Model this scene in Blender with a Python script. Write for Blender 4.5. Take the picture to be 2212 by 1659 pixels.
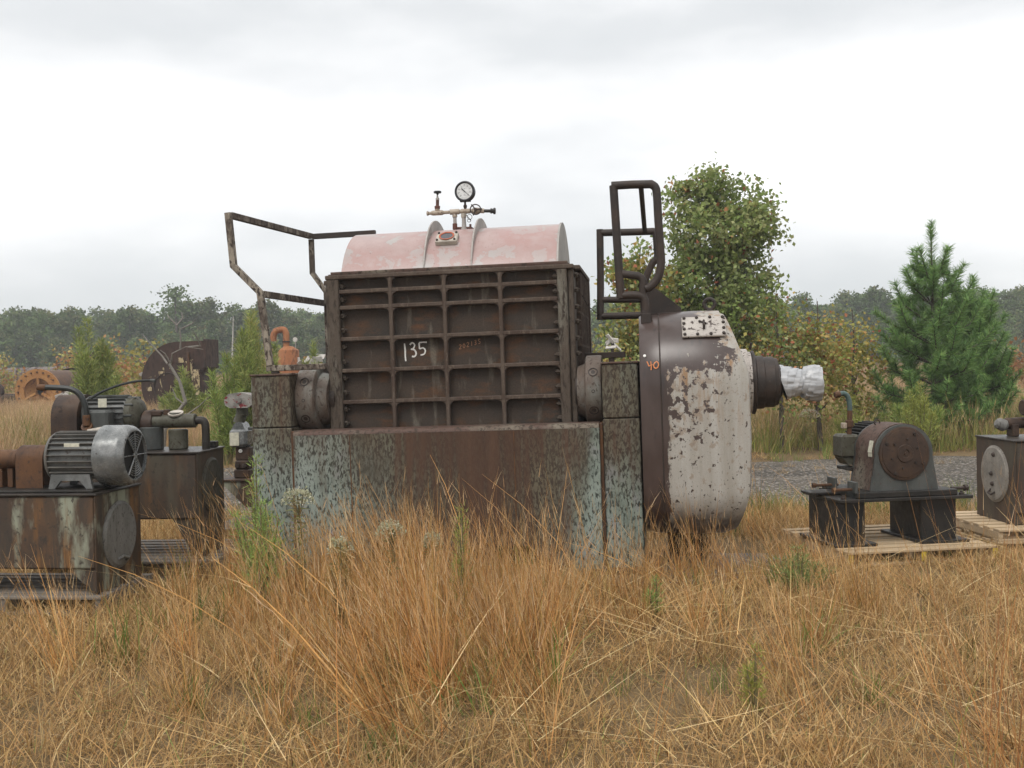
import bpy, bmesh, math, random
import numpy as np
from mathutils import Vector, Matrix, Euler

R = math.radians
random.seed(7)
rng = np.random.default_rng(11)
scene = bpy.context.scene
for o in list(bpy.data.objects):
    bpy.data.objects.remove(o)
COL = scene.collection

# ------------------------------------------------------------------ camera
cam_d = bpy.data.cameras.new("camera")
cam_d.sensor_width = 36.0
cam_d.lens = 36.0 * 2200.0 / 2212.0
cam_d.clip_start = 0.05
cam_d.clip_end = 3000.0
cam = bpy.data.objects.new("camera", cam_d)
COL.objects.link(cam)
_p, _r = R(0.77), R(1.0)
_fwd = Vector((0, math.cos(_p), -math.sin(_p)))
_up = Vector((0, math.sin(_p), math.cos(_p)))
_X = Vector((1, 0, 0))
_cx = _X * math.cos(_r) - _up * math.sin(_r)
_cy = _X * math.sin(_r) + _up * math.cos(_r)
_m = Matrix((_cx, _cy, -_fwd)).transposed().to_4x4()
_m.translation = (0, 0, 1.6)
cam.matrix_world = _m
scene.camera = cam

# ------------------------------------------------------------------ sky (overcast)
SUN_EL, SUN_AZ = R(52), R(205)
world = bpy.data.worlds.new("World")
scene.world = world
world.use_nodes = True
wt = world.node_tree
wt.nodes.clear()
def wn(t, **k):
    n = wt.nodes.new(t)
    for a, b in k.items():
        setattr(n, a, b)
    return n
w_out = wn("ShaderNodeOutputWorld")
w_bg = wn("ShaderNodeBackground")
w_sky = wn("ShaderNodeTexSky", sky_type='NISHITA', sun_disc=False, sun_elevation=SUN_EL, sun_rotation=SUN_AZ)
w_tc = wn("ShaderNodeTexCoord")
w_map = wn("ShaderNodeMapping")
w_map.inputs['Scale'].default_value = (1.0, 1.0, 2.6)
w_map.inputs['Location'].default_value = (0.55, 0.2, 0.3)
w_n1 = wn("ShaderNodeTexNoise")
w_n1.inputs['Scale'].default_value = 2.1
w_n1.inputs['Detail'].default_value = 5.0
w_n1.inputs['Roughness'].default_value = 0.48
w_ramp = wn("ShaderNodeValToRGB")
w_ramp.color_ramp.elements[0].position = 0.36
w_ramp.color_ramp.elements[0].color = (5.3, 5.6, 5.8, 1)
w_ramp.color_ramp.elements[1].position = 0.74
w_ramp.color_ramp.elements[1].color = (17.0, 17.0, 16.8, 1)
_e = w_ramp.color_ramp.elements.new(0.50)
_e.color = (6.9, 7.05, 7.15, 1)
_e = w_ramp.color_ramp.elements.new(0.60)
_e.color = (9.4, 9.4, 9.4, 1)
w_mix = wn("ShaderNodeMixRGB")
w_mix.inputs['Fac'].default_value = 0.94
wt.links.new(w_tc.outputs['Generated'], w_map.inputs['Vector'])
wt.links.new(w_map.outputs['Vector'], w_n1.inputs['Vector'])
# cloud layers: a thicker grey sheet overhead in view, a bright break below it, grey again low down
w_sep = wn("ShaderNodeSeparateXYZ")
w_lay = wn("ShaderNodeValToRGB")
w_lay.color_ramp.interpolation = 'EASE'
for k, (p_, v_) in enumerate(((0.0, 0.47), (0.05, 0.475), (0.17, 0.60), (0.24, 0.59), (0.32, 0.47), (0.45, 0.56), (1.0, 0.68))):
    e_ = w_lay.color_ramp.elements[k] if k < 2 else w_lay.color_ramp.elements.new(p_)
    e_.position = p_
    e_.color = (v_, v_, v_, 1)
w_comb = wn("ShaderNodeMath", operation='MULTIPLY_ADD')
w_comb.inputs[1].default_value = 0.6
w_half = wn("ShaderNodeMath", operation='MULTIPLY_ADD')
w_half.inputs[1].default_value = 1.0
w_half.inputs[2].default_value = -0.30
wt.links.new(w_tc.outputs['Generated'], w_sep.inputs[0])
wt.links.new(w_sep.outputs['Z'], w_lay.inputs['Fac'])
wt.links.new(w_lay.outputs['Color'], w_half.inputs[0])
wt.links.new(w_n1.outputs['Fac'], w_comb.inputs[0])
wt.links.new(w_half.outputs[0], w_comb.inputs[2])
wt.links.new(w_comb.outputs[0], w_ramp.inputs['Fac'])
wt.links.new(w_sky.outputs['Color'], w_mix.inputs['Color1'])
wt.links.new(w_ramp.outputs['Color'], w_mix.inputs['Color2'])
wt.links.new(w_mix.outputs['Color'], w_bg.inputs['Color'])
w_bg.inputs['Strength'].default_value = 0.1
wt.links.new(w_bg.outputs['Background'], w_out.inputs['Surface'])

sun_d = bpy.data.lights.new("sun", 'SUN')
sun_d.energy = 1.4
sun_d.angle = R(25)
sun_d.color = (1.0, 0.97, 0.92)
sun = bpy.data.objects.new("sun", sun_d)
COL.objects.link(sun)
sun.location = (-6, -10, 20)
sun.rotation_euler = Vector((math.cos(SUN_EL) * math.sin(R(25)), math.cos(SUN_EL) * math.cos(R(25)), -math.sin(SUN_EL))).to_track_quat('-Z', 'Y').to_euler()

scene.view_settings.view_transform = 'Standard'
scene.view_settings.look = 'None'
scene.view_settings.exposure = 0.34
scene.view_settings.gamma = 1.0
scene.view_settings.use_curve_mapping = False

scene.render.engine = 'CYCLES'
scene.cycles.max_bounces = 4
scene.cycles.diffuse_bounces = 2
scene.cycles.glossy_bounces = 2
scene.cycles.transmission_bounces = 3
scene.cycles.volume_bounces = 0

# ------------------------------------------------------------------ mesh helpers
class MB:
    def __init__(s):
        s.v, s.f = [], []
    def add(s, vs, fs, M=None):
        b = len(s.v)
        for p in vs:
            p = Vector(p)
            s.v.append(M @ p if M else p)
        s.f += [tuple(i + b for i in f) for f in fs]
        return s
    def box(s, lo, hi, bev=0.004, M=None):
        c = [(a + b) / 2 for a, b in zip(lo, hi)]
        h = [abs(b - a) / 2 for a, b in zip(lo, hi)]
        b = min(bev, min(h) * 0.9)
        vs, idx, fs = [], {}, []
        for sx in (-1, 1):
            for sy in (-1, 1):
                for sz in (-1, 1):
                    sg = (sx, sy, sz)
                    for ax in range(3):
                        p = [c[k] + sg[k] * (h[k] if k == ax else h[k] - b) for k in range(3)]
                        idx[(sx, sy, sz, ax)] = len(vs)
                        vs.append(p)
        for ax in range(3):
            o = [k for k in range(3) if k != ax]
            for sg in (-1, 1):
                q = []
                for a, bb in ((-1, -1), (1, -1), (1, 1), (-1, 1)):
                    k = [0, 0, 0]
                    k[ax] = sg; k[o[0]] = a; k[o[1]] = bb
                    q.append(idx[(*k, ax)])
                fs.append(tuple(q))
            for a in (-1, 1):
                for bb in (-1, 1):
                    k0 = [0, 0, 0]; k1 = [0, 0, 0]
                    k0[ax] = -1; k1[ax] = 1
                    for k in (k0, k1):
                        k[o[0]] = a; k[o[1]] = bb
                    fs.append((idx[(*k0, o[0])], idx[(*k0, o[1])], idx[(*k1, o[1])], idx[(*k1, o[0])]))
        for sx in (-1, 1):
            for sy in (-1, 1):
                for sz in (-1, 1):
                    fs.append(tuple(idx[(sx, sy, sz, a)] for a in range(3)))
        return s.add(vs, fs, M)
    def lathe(s, prof, p0, axis, n=24, capped=True, M=None):
        """prof: list of (distance along axis, radius)"""
        ax = Vector(axis).normalized()
        u = ax.orthogonal().normalized()
        w = ax.cross(u)
        p0 = Vector(p0)
        vs, fs = [], []
        for t, r in prof:
            for k in range(n):
                a = 2 * math.pi * k / n
                vs.append(p0 + ax * t + (u * math.cos(a) + w * math.sin(a)) * max(r, 1e-4))
        for i in range(len(prof) - 1):
            for k in range(n):
                k2 = (k + 1) % n
                fs.append((i * n + k, i * n + k2, (i + 1) * n + k2, (i + 1) * n + k))
        if capped:
            fs.append(tuple(range(n)))
            fs.append(tuple((len(prof) - 1) * n + k for k in range(n)))
        return s.add(vs, fs, M)
    def cyl(s, p0, p1, r, r1=None, n=20, bev=0.0):
        d = Vector(p1) - Vector(p0)
        L = d.length
        r1 = r if r1 is None else r1
        if bev > 0:
            pr = [(0, r - bev), (bev, r), (L - bev, r1), (L, r1 - bev)]
        else:
            pr = [(0, r), (L, r1)]
        return s.lathe(pr, p0, d, n)
    def tube(s, pts, r, n=10, closed=False, flat=1.0, up0=None):
        pts = [Vector(p) for p in pts]
        m = len(pts)
        rs = r if isinstance(r, (list, tuple)) else [r] * m
        tang = []
        for i in range(m):
            a = pts[(i - 1) % m] if (i > 0 or closed) else pts[i]
            b = pts[(i + 1) % m] if (i < m - 1 or closed) else pts[i]
            d1 = (pts[i] - a)
            d2 = (b - pts[i])
            d1 = d1.normalized() if d1.length > 1e-9 else d2.normalized()
            d2 = d2.normalized() if d2.length > 1e-9 else d1
            t = (d1 + d2)
            tang.append((t.normalized() if t.length > 1e-6 else d1, d1))
        u = Vector(up0) if up0 else tang[0][0].orthogonal()
        vs, fs = [], []
        for i in range(m):
            t, d1 = tang[i]
            u = (u - t * u.dot(t)).normalized()
            w = t.cross(u)
            k_m = 1.0 / max(0.5, t.dot(d1))
            bend = (t - d1)
            for k in range(n):
                a = 2 * math.pi * (k + 0.5) / n
                off = (u * math.cos(a) + w * math.sin(a) * flat) * rs[i]
                if bend.length > 1e-4:
                    bd = bend.normalized()
                    off += bd * off.dot(bd) * (k_m - 1)
                vs.append(pts[i] + off)
        for i in range(m - 1 if not closed else m):
            j = (i + 1) % m
            for k in range(n):
                k2 = (k + 1) % n
                fs.append((i * n + k, i * n + k2, j * n + k2, j * n + k))
        if not closed:
            fs.append(tuple(range(n)))
            fs.append(tuple((m - 1) * n + k for k in range(n)))
        return s.add(vs, fs)
    def torus(s, c, axis, R0, r, n=28, m=8):
        ax = Vector(axis).normalized()
        u = ax.orthogonal().normalized(); w = ax.cross(u)
        pts = [Vector(c) + (u * math.cos(2 * math.pi * k / n) + w * math.sin(2 * math.pi * k / n)) * R0 for k in range(n)]
        return s.tube(pts, r, m, closed=True)
    def prism(s, poly, ax, d0, d1):
        """poly: 2-D points in the two other axes, extruded along ax from d0 to d1"""
        o = [k for k in range(3) if k != ax]
        vs = []
        for d in (d0, d1):
            for a, b in poly:
                p = [0, 0, 0]
                p[ax] = d; p[o[0]] = a; p[o[1]] = b
                vs.append(p)
        n = len(poly)
        fs = [tuple(range(n)), tuple(range(n, 2 * n))]
        fs += [(k, (k + 1) % n, n + (k + 1) % n, n + k) for k in range(n)]
        return s.add(vs, fs)
    def build(s, name, mat, parent=None, angle=35):
        me = bpy.data.meshes.new(name)
        me.from_pydata([tuple(p) for p in s.v], [], s.f)
        bm = bmesh.new()
        bm.from_mesh(me)
        bmesh.ops.recalc_face_normals(bm, faces=bm.faces)
        bm.to_mesh(me)
        bm.free()
        me.shade_smooth()
        me.set_sharp_from_angle(angle=R(angle))
        if mat:
            me.materials.append(mat)
        o = bpy.data.objects.new(name, me)
        COL.objects.link(o)
        o.parent = parent
        return o

def thing(name, label, cat, loc=(0, 0, 0), rot=(0, 0, 0), group=None):
    o = bpy.data.objects.new(name, None)
    COL.objects.link(o)
    o.location = loc
    o.rotation_euler = rot
    o.empty_display_size = 0.2
    return tag(o, label, cat, group)
def tag(o, label, cat, group=None):
    o['label'] = label
    o['category'] = cat
    if group:
        o['group'] = group
    return o
def inst(src, parent, loc=(0, 0, 0), rot=(0, 0, 0), scale=(1, 1, 1), name=None):
    o = bpy.data.objects.new(name or src.name.split('.')[0], src.data)
    COL.objects.link(o)
    o.parent = parent
    o.location = loc; o.rotation_euler = rot; o.scale = scale
    return o
def arr_mesh(name, V, F, mat, col=None):
    """numpy verts + quads/tris -> mesh, optional per-vertex colour attribute"""
    me = bpy.data.meshes.new(name)
    V = np.asarray(V, dtype=np.float32); F = np.asarray(F, dtype=np.int32)
    k = F.shape[1]
    me.vertices.add(len(V)); me.vertices.foreach_set('co', V.ravel())
    me.loops.add(F.size); me.loops.foreach_set('vertex_index', F.ravel())
    me.polygons.add(len(F))
    me.polygons.foreach_set('loop_start', np.arange(0, F.size, k, dtype=np.int32))
    me.polygons.foreach_set('loop_total', np.full(len(F), k, dtype=np.int32))
    if col is not None:
        a = me.color_attributes.new('Col', 'FLOAT_COLOR', 'POINT')
        c = np.ones((len(V), 4), dtype=np.float32); c[:, :3] = col
        a.data.foreach_set('color', c.ravel())
    me.update(calc_edges=True)
    me.materials.append(mat)
    return me
def link(name, me, parent=None, loc=(0, 0, 0)):
    o = bpy.data.objects.new(name, me)
    COL.objects.link(o)
    o.parent = parent
    o.location = loc
    return o

# ------------------------------------------------------------------ materials
def lin(h):
    v = [int(h[i:i + 2], 16) / 255 for i in (0, 2, 4)]
    return tuple(x / 12.92 if x < 0.04045 else ((x + 0.055) / 1.055) ** 2.4 for x in v) + (1,)
class NT:
    def __init__(s, name):
        s.m = bpy.data.materials.new(name)
        s.m.use_nodes = True
        s.t = s.m.node_tree
        s.b = s.t.nodes['Principled BSDF']
        s.tc = s.t.nodes.new('ShaderNodeTexCoord')
        s.obj = s.tc.outputs['Object']
    def n(s, t, **k):
        x = s.t.nodes.new(t)
        for a, b in k.items():
            setattr(x, a, b)
        return x
    def l(s, a, b):
        s.t.links.new(a, b)
    def mp(s, scale=(1, 1, 1), rot=(0, 0, 0), loc=(0, 0, 0), src=None):
        x = s.n('ShaderNodeMapping')
        x.inputs['Scale'].default_value = scale
        x.inputs['Rotation'].default_value = rot
        x.inputs['Location'].default_value = loc
        s.l(src or s.obj, x.inputs['Vector'])
        return x.outputs['Vector']
    def noise(s, vec, scale, detail=4, rough=0.55, dist=0.0):
        x = s.n('ShaderNodeTexNoise')
        x.inputs['Scale'].default_value = scale
        x.inputs['Detail'].default_value = detail
        x.inputs['Roughness'].default_value = rough
        x.inputs['Distortion'].default_value = dist
        s.l(vec, x.inputs['Vector'])
        return x.outputs['Fac']
    def ramp(s, fac, a, b, ca=(0, 0, 0, 1), cb=(1, 1, 1, 1)):
        x = s.n('ShaderNodeValToRGB')
        e = x.color_ramp.elements
        e[0].position, e[1].position = a, b
        e[0].color, e[1].color = ca, cb
        s.l(fac, x.inputs['Fac'])
        return x.outputs['Color']
    def mix(s, fac, a, b, mode='MIX'):
        x = s.n('ShaderNodeMixRGB', blend_type=mode)
        for sock, v in ((x.inputs['Fac'], fac), (x.inputs['Color1'], a), (x.inputs['Color2'], b)):
            if hasattr(v, 'is_linked') or hasattr(v, 'links'):
                s.l(v, sock)
            else:
                sock.default_value = v
        return x.outputs['Color']
    def math(s, op, a, b=0.0, c=None, clamp=False):
        x = s.n('ShaderNodeMath', operation=op, use_clamp=clamp)
        for k, v in enumerate((a, b) if c is None else (a, b, c)):
            if hasattr(v, 'links'):
                s.l(v, x.inputs[k])
            else:
                x.inputs[k].default_value = v
        return x.outputs[0]
    def sep(s, vec=None):
        x = s.n('ShaderNodeSeparateXYZ')
        s.l(vec or s.obj, x.inputs[0])
        return x.outputs
    def band(s, v, a, b):
        """0 below a, 1 above b (smooth); a may exceed b"""
        x = s.n('ShaderNodeMapRange', interpolation_type='SMOOTHSTEP')
        x.inputs['From Min'].default_value = min(a, b)
        x.inputs['From Max'].default_value = max(a, b)
        x.inputs['To Min'].default_value = 0.0 if a < b else 1.0
        x.inputs['To Max'].default_value = 1.0 if a < b else 0.0
        s.l(v, x.inputs['Value'])
        return x.outputs['Result']
    def bump(s, h, strength=0.3, dist=0.01):
        x = s.n('ShaderNodeBump')
        x.inputs['Strength'].default_value = strength
        x.inputs['Distance'].default_value = dist
        s.l(h, x.inputs['Height'])
        s.l(x.outputs['Normal'], s.b.inputs['Normal'])
    def fin(s, col, rough=0.7, metal=0.0, spec=0.4):
        for sock, v in ((s.b.inputs['Base Color'], col), (s.b.inputs['Roughness'], rough), (s.b.inputs['Metallic'], metal), (s.b.inputs['Specular IOR Level'], spec)):
            if hasattr(v, 'links'):
                s.l(v, sock)
            else:
                sock.default_value = v
        return s.m

def weathered(name, c1, c2, c3, s1=5, s2=26, a=(0.42, 0.58), b=(0.52, 0.62), streak=(1, 1, 0.35), rough=(0.55, 0.85), metal=0.0, bump=0.25, slant=0.0, seed=0.0):
    """c1 ground coat, c2 large patches, c3 small flakes / drips"""
    def adj(c):
        k = 0.80 if max(c[:3]) < 0.30 else 0.92
        return (c[0] * k * 1.04, c[1] * k * .98, c[2] * k * .93, 1)
    c1, c2, c3 = adj(c1), adj(c2), adj(c3)
    t = NT(name)
    v = t.mp(streak, (0, slant, 0), (seed, seed * 1.7, seed * 0.6))
    big = t.noise(v, s1, 5, 0.6)
    sm = t.noise(v, s2, 4, 0.6, 0.4)
    fine = t.noise(t.obj, s2 * 5, 3, 0.6)
    c = t.mix(t.ramp(big, *a), c1, c2)
    c = t.mix(t.ramp(sm, *b), c, c3)
    c = t.mix(t.ramp(fine, 0.3, 0.75), c, t.mix(0.35, c, (0.01, 0.008, 0.006, 1)))
    h = t.math('ADD', sm, t.math('MULTIPLY', fine, 0.4))
    t.bump(h, bump, 0.006)
    r = t.n('ShaderNodeMapRange')
    t.l(sm, r.inputs['Value'])
    r.inputs['From Min'].default_value = 0.3; r.inputs['From Max'].default_value = 0.7
    r.inputs['To Min'].default_value = rough[0]; r.inputs['To Max'].default_value = rough[1]
    return t.fin(c, r.outputs['Result'], metal, 0.28)

def plain(name, c, rough=0.6, metal=0.0):
    t = NT(name)
    nz = t.noise(t.obj, 40, 3)
    return t.fin(t.mix(t.ramp(nz, 0.3, 0.8), c, t.mix(0.4, c, (0.02, 0.016, 0.012, 1))), rough, metal)

MT = {}
def panel_mat():
    # pale mint paint, drip-shaped dark lichen spots, brown rust in the middle
    t = NT('panel_paint')
    X, Y, Z = t.sep()
    vs = t.mp((52, 52, 22), (0, R(16), 0))
    sp = t.noise(vs, 1.0, 2.5, 0.55, 0.6)
    vs2 = t.mp((76, 76, 30), (0, R(15), 0), (3, 1, 7))
    sp2 = t.noise(vs2, 1.0, 2.5, 0.55, 0.5)
    vv = t.mp((1.0, 1.0, 0.30), (0, 0, 0), (2.2, 0, 1))
    big = t.noise(vv, 2.1, 5, 0.62)
    streak = t.noise(t.mp((9, 9, 0.55)), 1.0, 6, 0.68, 0.6)
    # rust wins in the middle and the upper part, paint survives low down and at the ends
    ax = t.math('ABSOLUTE', t.math('ADD', X, -0.15))
    side = t.band(ax, 0.25, 1.25)
    low = t.band(Z, 1.15, 0.1)
    keep = t.math('ADD', t.math('MULTIPLY', side, 0.26), t.math('MULTIPLY', t.math('MULTIPLY', low, t.math('ADD', side, 0.22)), 0.52))
    keep = t.math('ADD', keep, t.math('MULTIPLY', t.math('SUBTRACT', big, 0.5), 1.1))
    keep = t.math('ADD', keep, t.math('MULTIPLY', t.math('SUBTRACT', streak, 0.5), 0.55))
    edge = t.math('MULTIPLY', t.band(X, 1.06, 1.17), t.band(X, 1.215, 1.20))
    keep = t.math('ADD', keep, t.math('MULTIPLY', edge, 0.38))
    keepm = t.band(keep, 0.12, 0.72)
    mint = t.mix(t.ramp(big, 0.35, 0.65), (0.20, 0.245, 0.20, 1), (0.28, 0.32, 0.285, 1))
    mint = t.mix(t.ramp(t.noise(t.mp((1, 1, 0.8), (0, 0, 0), (5, 5, 5)), 6, 3), 0.55, 0.75), mint, (0.28, 0.275, 0.29, 1))
    khaki = t.mix(t.ramp(big, 0.35, 0.65), (0.128, 0.104, 0.068, 1), (0.118, 0.110, 0.076, 1))
    rust = t.mix(t.ramp(streak, 0.35, 0.65), (0.050, 0.027, 0.018, 1), (0.088, 0.046, 0.028, 1))
    light = t.mix(keepm, khaki, mint)
    dark = t.mix(keepm, (0.052, 0.037, 0.026, 1), (0.040, 0.048, 0.041, 1))
    mot = t.math('ADD', t.math('MULTIPLY', sp, 0.65), t.math('MULTIPLY', sp2, 0.35))
    fade = t.noise(t.mp((1, 1, .6), (0, 0, 0), (9, 2, 4)), 3.4, 5, 0.65)
    fm = t.ramp(t.math('ADD', mot, t.math('MULTIPLY', keepm, 0.05)), 0.46, 0.55)
    fm = t.math('ADD', t.math('MULTIPLY', fm, t.ramp(fade, 0.22, 0.48)), t.math('MULTIPLY', t.math('SUBTRACT', 1.0, t.ramp(fade, 0.22, 0.48)), 0.22))
    col = t.mix(fm, dark, light)
    mid = t.band(t.math('ABSOLUTE', t.math('ADD', X, -0.22)), 1.0, 0.15)
    rm = t.math('ADD', t.math('MULTIPLY', mid, 0.66), t.math('MULTIPLY', t.math('SUBTRACT', streak, 0.5), 2.6))
    rm = t.math('ADD', rm, t.math('MULTIPLY', t.band(Z, 0.6, 1.15), 0.25))
    rm = t.math('ADD', rm, t.math('MULTIPLY', t.math('SUBTRACT', big, 0.5), -0.8))
    col = t.mix(t.math('MULTIPLY', t.band(rm, 0.12, 0.85), 0.9), col, rust)
    fine = t.noise(t.obj, 160, 3)
    col = t.mix(t.ramp(fine, 0.35, 0.8), col, t.mix(0.3, col, (0.02, 0.015, 0.01, 1)))
    t.bump(t.math('ADD', sp, t.math('MULTIPLY', fine, 0.3)), 0.35, 0.006)
    return t.fin(col, 0.75, 0, 0.25)
MT['panel'] = panel_mat()

def cell_mat():
    # dark scale, orange rust settled low in every cell, a few pale runs
    t = NT('trough_plate')
    X, Y, Z = t.sep()
    big = t.noise(t.mp((1, 1, 1.3)), 3.0, 5, 0.6)
    run = t.noise(t.mp((7, 7, 1.3), (0, 0, 0), (4, 0, 2)), 1.6, 4, 0.6)
    fine = t.noise(t.obj, 90, 4, 0.65)
    c = t.mix(t.ramp(big, 0.35, 0.7), (0.050, 0.041, 0.034, 1), (0.072, 0.049, 0.035, 1))
    pos = t.noise(t.mp((1.5, 1, 4.0), (0, 0, 0), (1, 3, 0.4)), 2.1, 5, 0.65)
    c = t.mix(t.math('MULTIPLY', t.ramp(pos, 0.52, 0.72), 0.8), c, (0.14, 0.058, 0.022, 1))
    c = t.mix(t.math('MULTIPLY', t.ramp(run, 0.57, 0.72), 0.7), c, (0.19, 0.165, 0.13, 1))
    c = t.mix(t.ramp(fine, 0.3, 0.8), c, t.mix(0.5, c, (0.008, 0.006, 0.005, 1)))
    t.bump(fine, 0.2, 0.005)
    return t.fin(c, 0.75, 0.0, 0.22)
MT['cell'] = cell_mat()
MT['rib'] = weathered('rib_scale', (0.115, 0.088, 0.070, 1), (0.075, 0.050, 0.038, 1), (0.16, 0.13, 0.105, 1), 6, 38, (0.4, 0.62), (0.52, 0.68), (1, 1, 0.5), (0.6, 0.85), bump=0.5, slant=R(-15))
MT['post'] = weathered('post_scale', (0.105, 0.084, 0.066, 1), (0.20, 0.195, 0.165, 1), (0.050, 0.038, 0.030, 1), 4, 30, (0.48, 0.64), (0.5, 0.6), (1.3, 1.3, 0.35), (0.6, 0.85), bump=0.6, slant=R(-14))
MT['flange'] = weathered('flange_scale', (0.12, 0.075, 0.060, 1), (0.22, 0.20, 0.16, 1), (0.06, 0.045, 0.035, 1), 2.4, 34, (0.5, 0.66), (0.52, 0.62), (1, 1, 1), (0.55, 0.8), bump=0.4)

def lid_mat():
    t = NT('lid_paint')
    a = t.noise(t.mp((1, 1, 1)), 2.6, 5, 0.6, 0.3)
    b = t.noise(t.mp((1, 1, 1), (0, 0, 0), (7, 2, 4)), 4.5, 5, 0.65, 0.2)
    sp = t.noise(t.mp((1, 1, 1), (0, 0, 0), (1, 9, 2)), 55, 3, 0.7)
    c = t.mix(t.ramp(a, 0.38, 0.62), (0.31, 0.285, 0.27, 1), (0.33, 0.25, 0.235, 1))
    c = t.mix(t.ramp(b, 0.50, 0.66), c, (0.37, 0.34, 0.325, 1))
    c = t.mix(t.math('MULTIPLY', t.ramp(b, 0.45, 0.32), 0.45), c, (0.32, 0.14, 0.12, 1))
    c = t.mix(t.ramp(sp, 0.64, 0.72), c, (0.15, 0.08, 0.065, 1))
    t.bump(t.math('ADD', b, t.math('MULTIPLY', sp, 0.2)), 0.12, 0.01)
    return t.fin(c, t.math('ADD', t.math('MULTIPLY', a, 0.4), 0.2), 0.0, 0.5)
MT['lid'] = lid_mat()
MT['fin'] = weathered('fin_plate', (0.34, 0.335, 0.325, 1), (0.44, 0.43, 0.42, 1), (0.22, 0.20, 0.185, 1), 6, 30, (0.4, 0.6), (0.6, 0.72), (1, 1, 0.25), (0.4, 0.7))
MT['white_flange'] = weathered('flange_white', (0.55, 0.53, 0.48, 1), (0.42, 0.40, 0.36, 1), (0.3, 0.16, 0.11, 1), 12, 50, (0.4, 0.62), (0.66, 0.74), (1, 1, 1), (0.4, 0.7))
MT['fitting'] = weathered('fitting_ivory', (0.47, 0.42, 0.35, 1), (0.36, 0.30, 0.24, 1), (0.12, 0.08, 0.07, 1), 20, 60, (0.4, 0.62), (0.58, 0.68), (1, 1, 1), (0.35, 0.6))
MT['pipe_rust'] = weathered('pipe_oxide', (0.17, 0.075, 0.058, 1), (0.11, 0.055, 0.045, 1), (0.26, 0.18, 0.15, 1), 20, 60, (0.4, 0.62), (0.62, 0.7), (1, 1, 1), (0.5, 0.7))
MT['iron'] = weathered('black_iron', (0.040, 0.033, 0.030, 1), (0.062, 0.044, 0.036, 1), (0.095, 0.078, 0.066, 1), 7, 40, (0.4, 0.62), (0.6, 0.72), (1, 1, 1), (0.42, 0.7), bump=0.25)
MT['rail'] = weathered('rail_peeling', (0.11, 0.088, 0.072, 1), (0.33, 0.30, 0.25, 1), (0.05, 0.036, 0.03, 1), 7, 34, (0.46, 0.60), (0.5, 0.6), (1, 1, 0.6), (0.6, 0.85), bump=0.5)
MT['trunnion'] = weathered('trunnion_steel', (0.145, 0.115, 0.095, 1), (0.23, 0.245, 0.23, 1), (0.075, 0.052, 0.04, 1), 4, 40, (0.5, 0.66), (0.56, 0.66), (1, 1, 0.6), (0.4, 0.65))
MT['dark'] = plain('dark_void', (0.012, 0.011, 0.010, 1), 0.9)
MT['black_plastic'] = plain('black_plastic', (0.015, 0.016, 0.019, 1), 0.35)
MT['dial'] = plain('dial_white', (0.72, 0.73, 0.72, 1), 0.4)
MT['ink'] = plain('dial_ink', (0.03, 0.03, 0.035, 1), 0.5)
MT['chalk_white'] = plain('chalk_white', (0.80, 0.78, 0.74, 1), 0.8)
MT['chalk_orange'] = plain('chalk_orange', (0.80, 0.30, 0.12, 1), 0.8)
MT['chalk_tan'] = plain('chalk_tan', (0.34, 0.17, 0.09, 1), 0.8)

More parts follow.
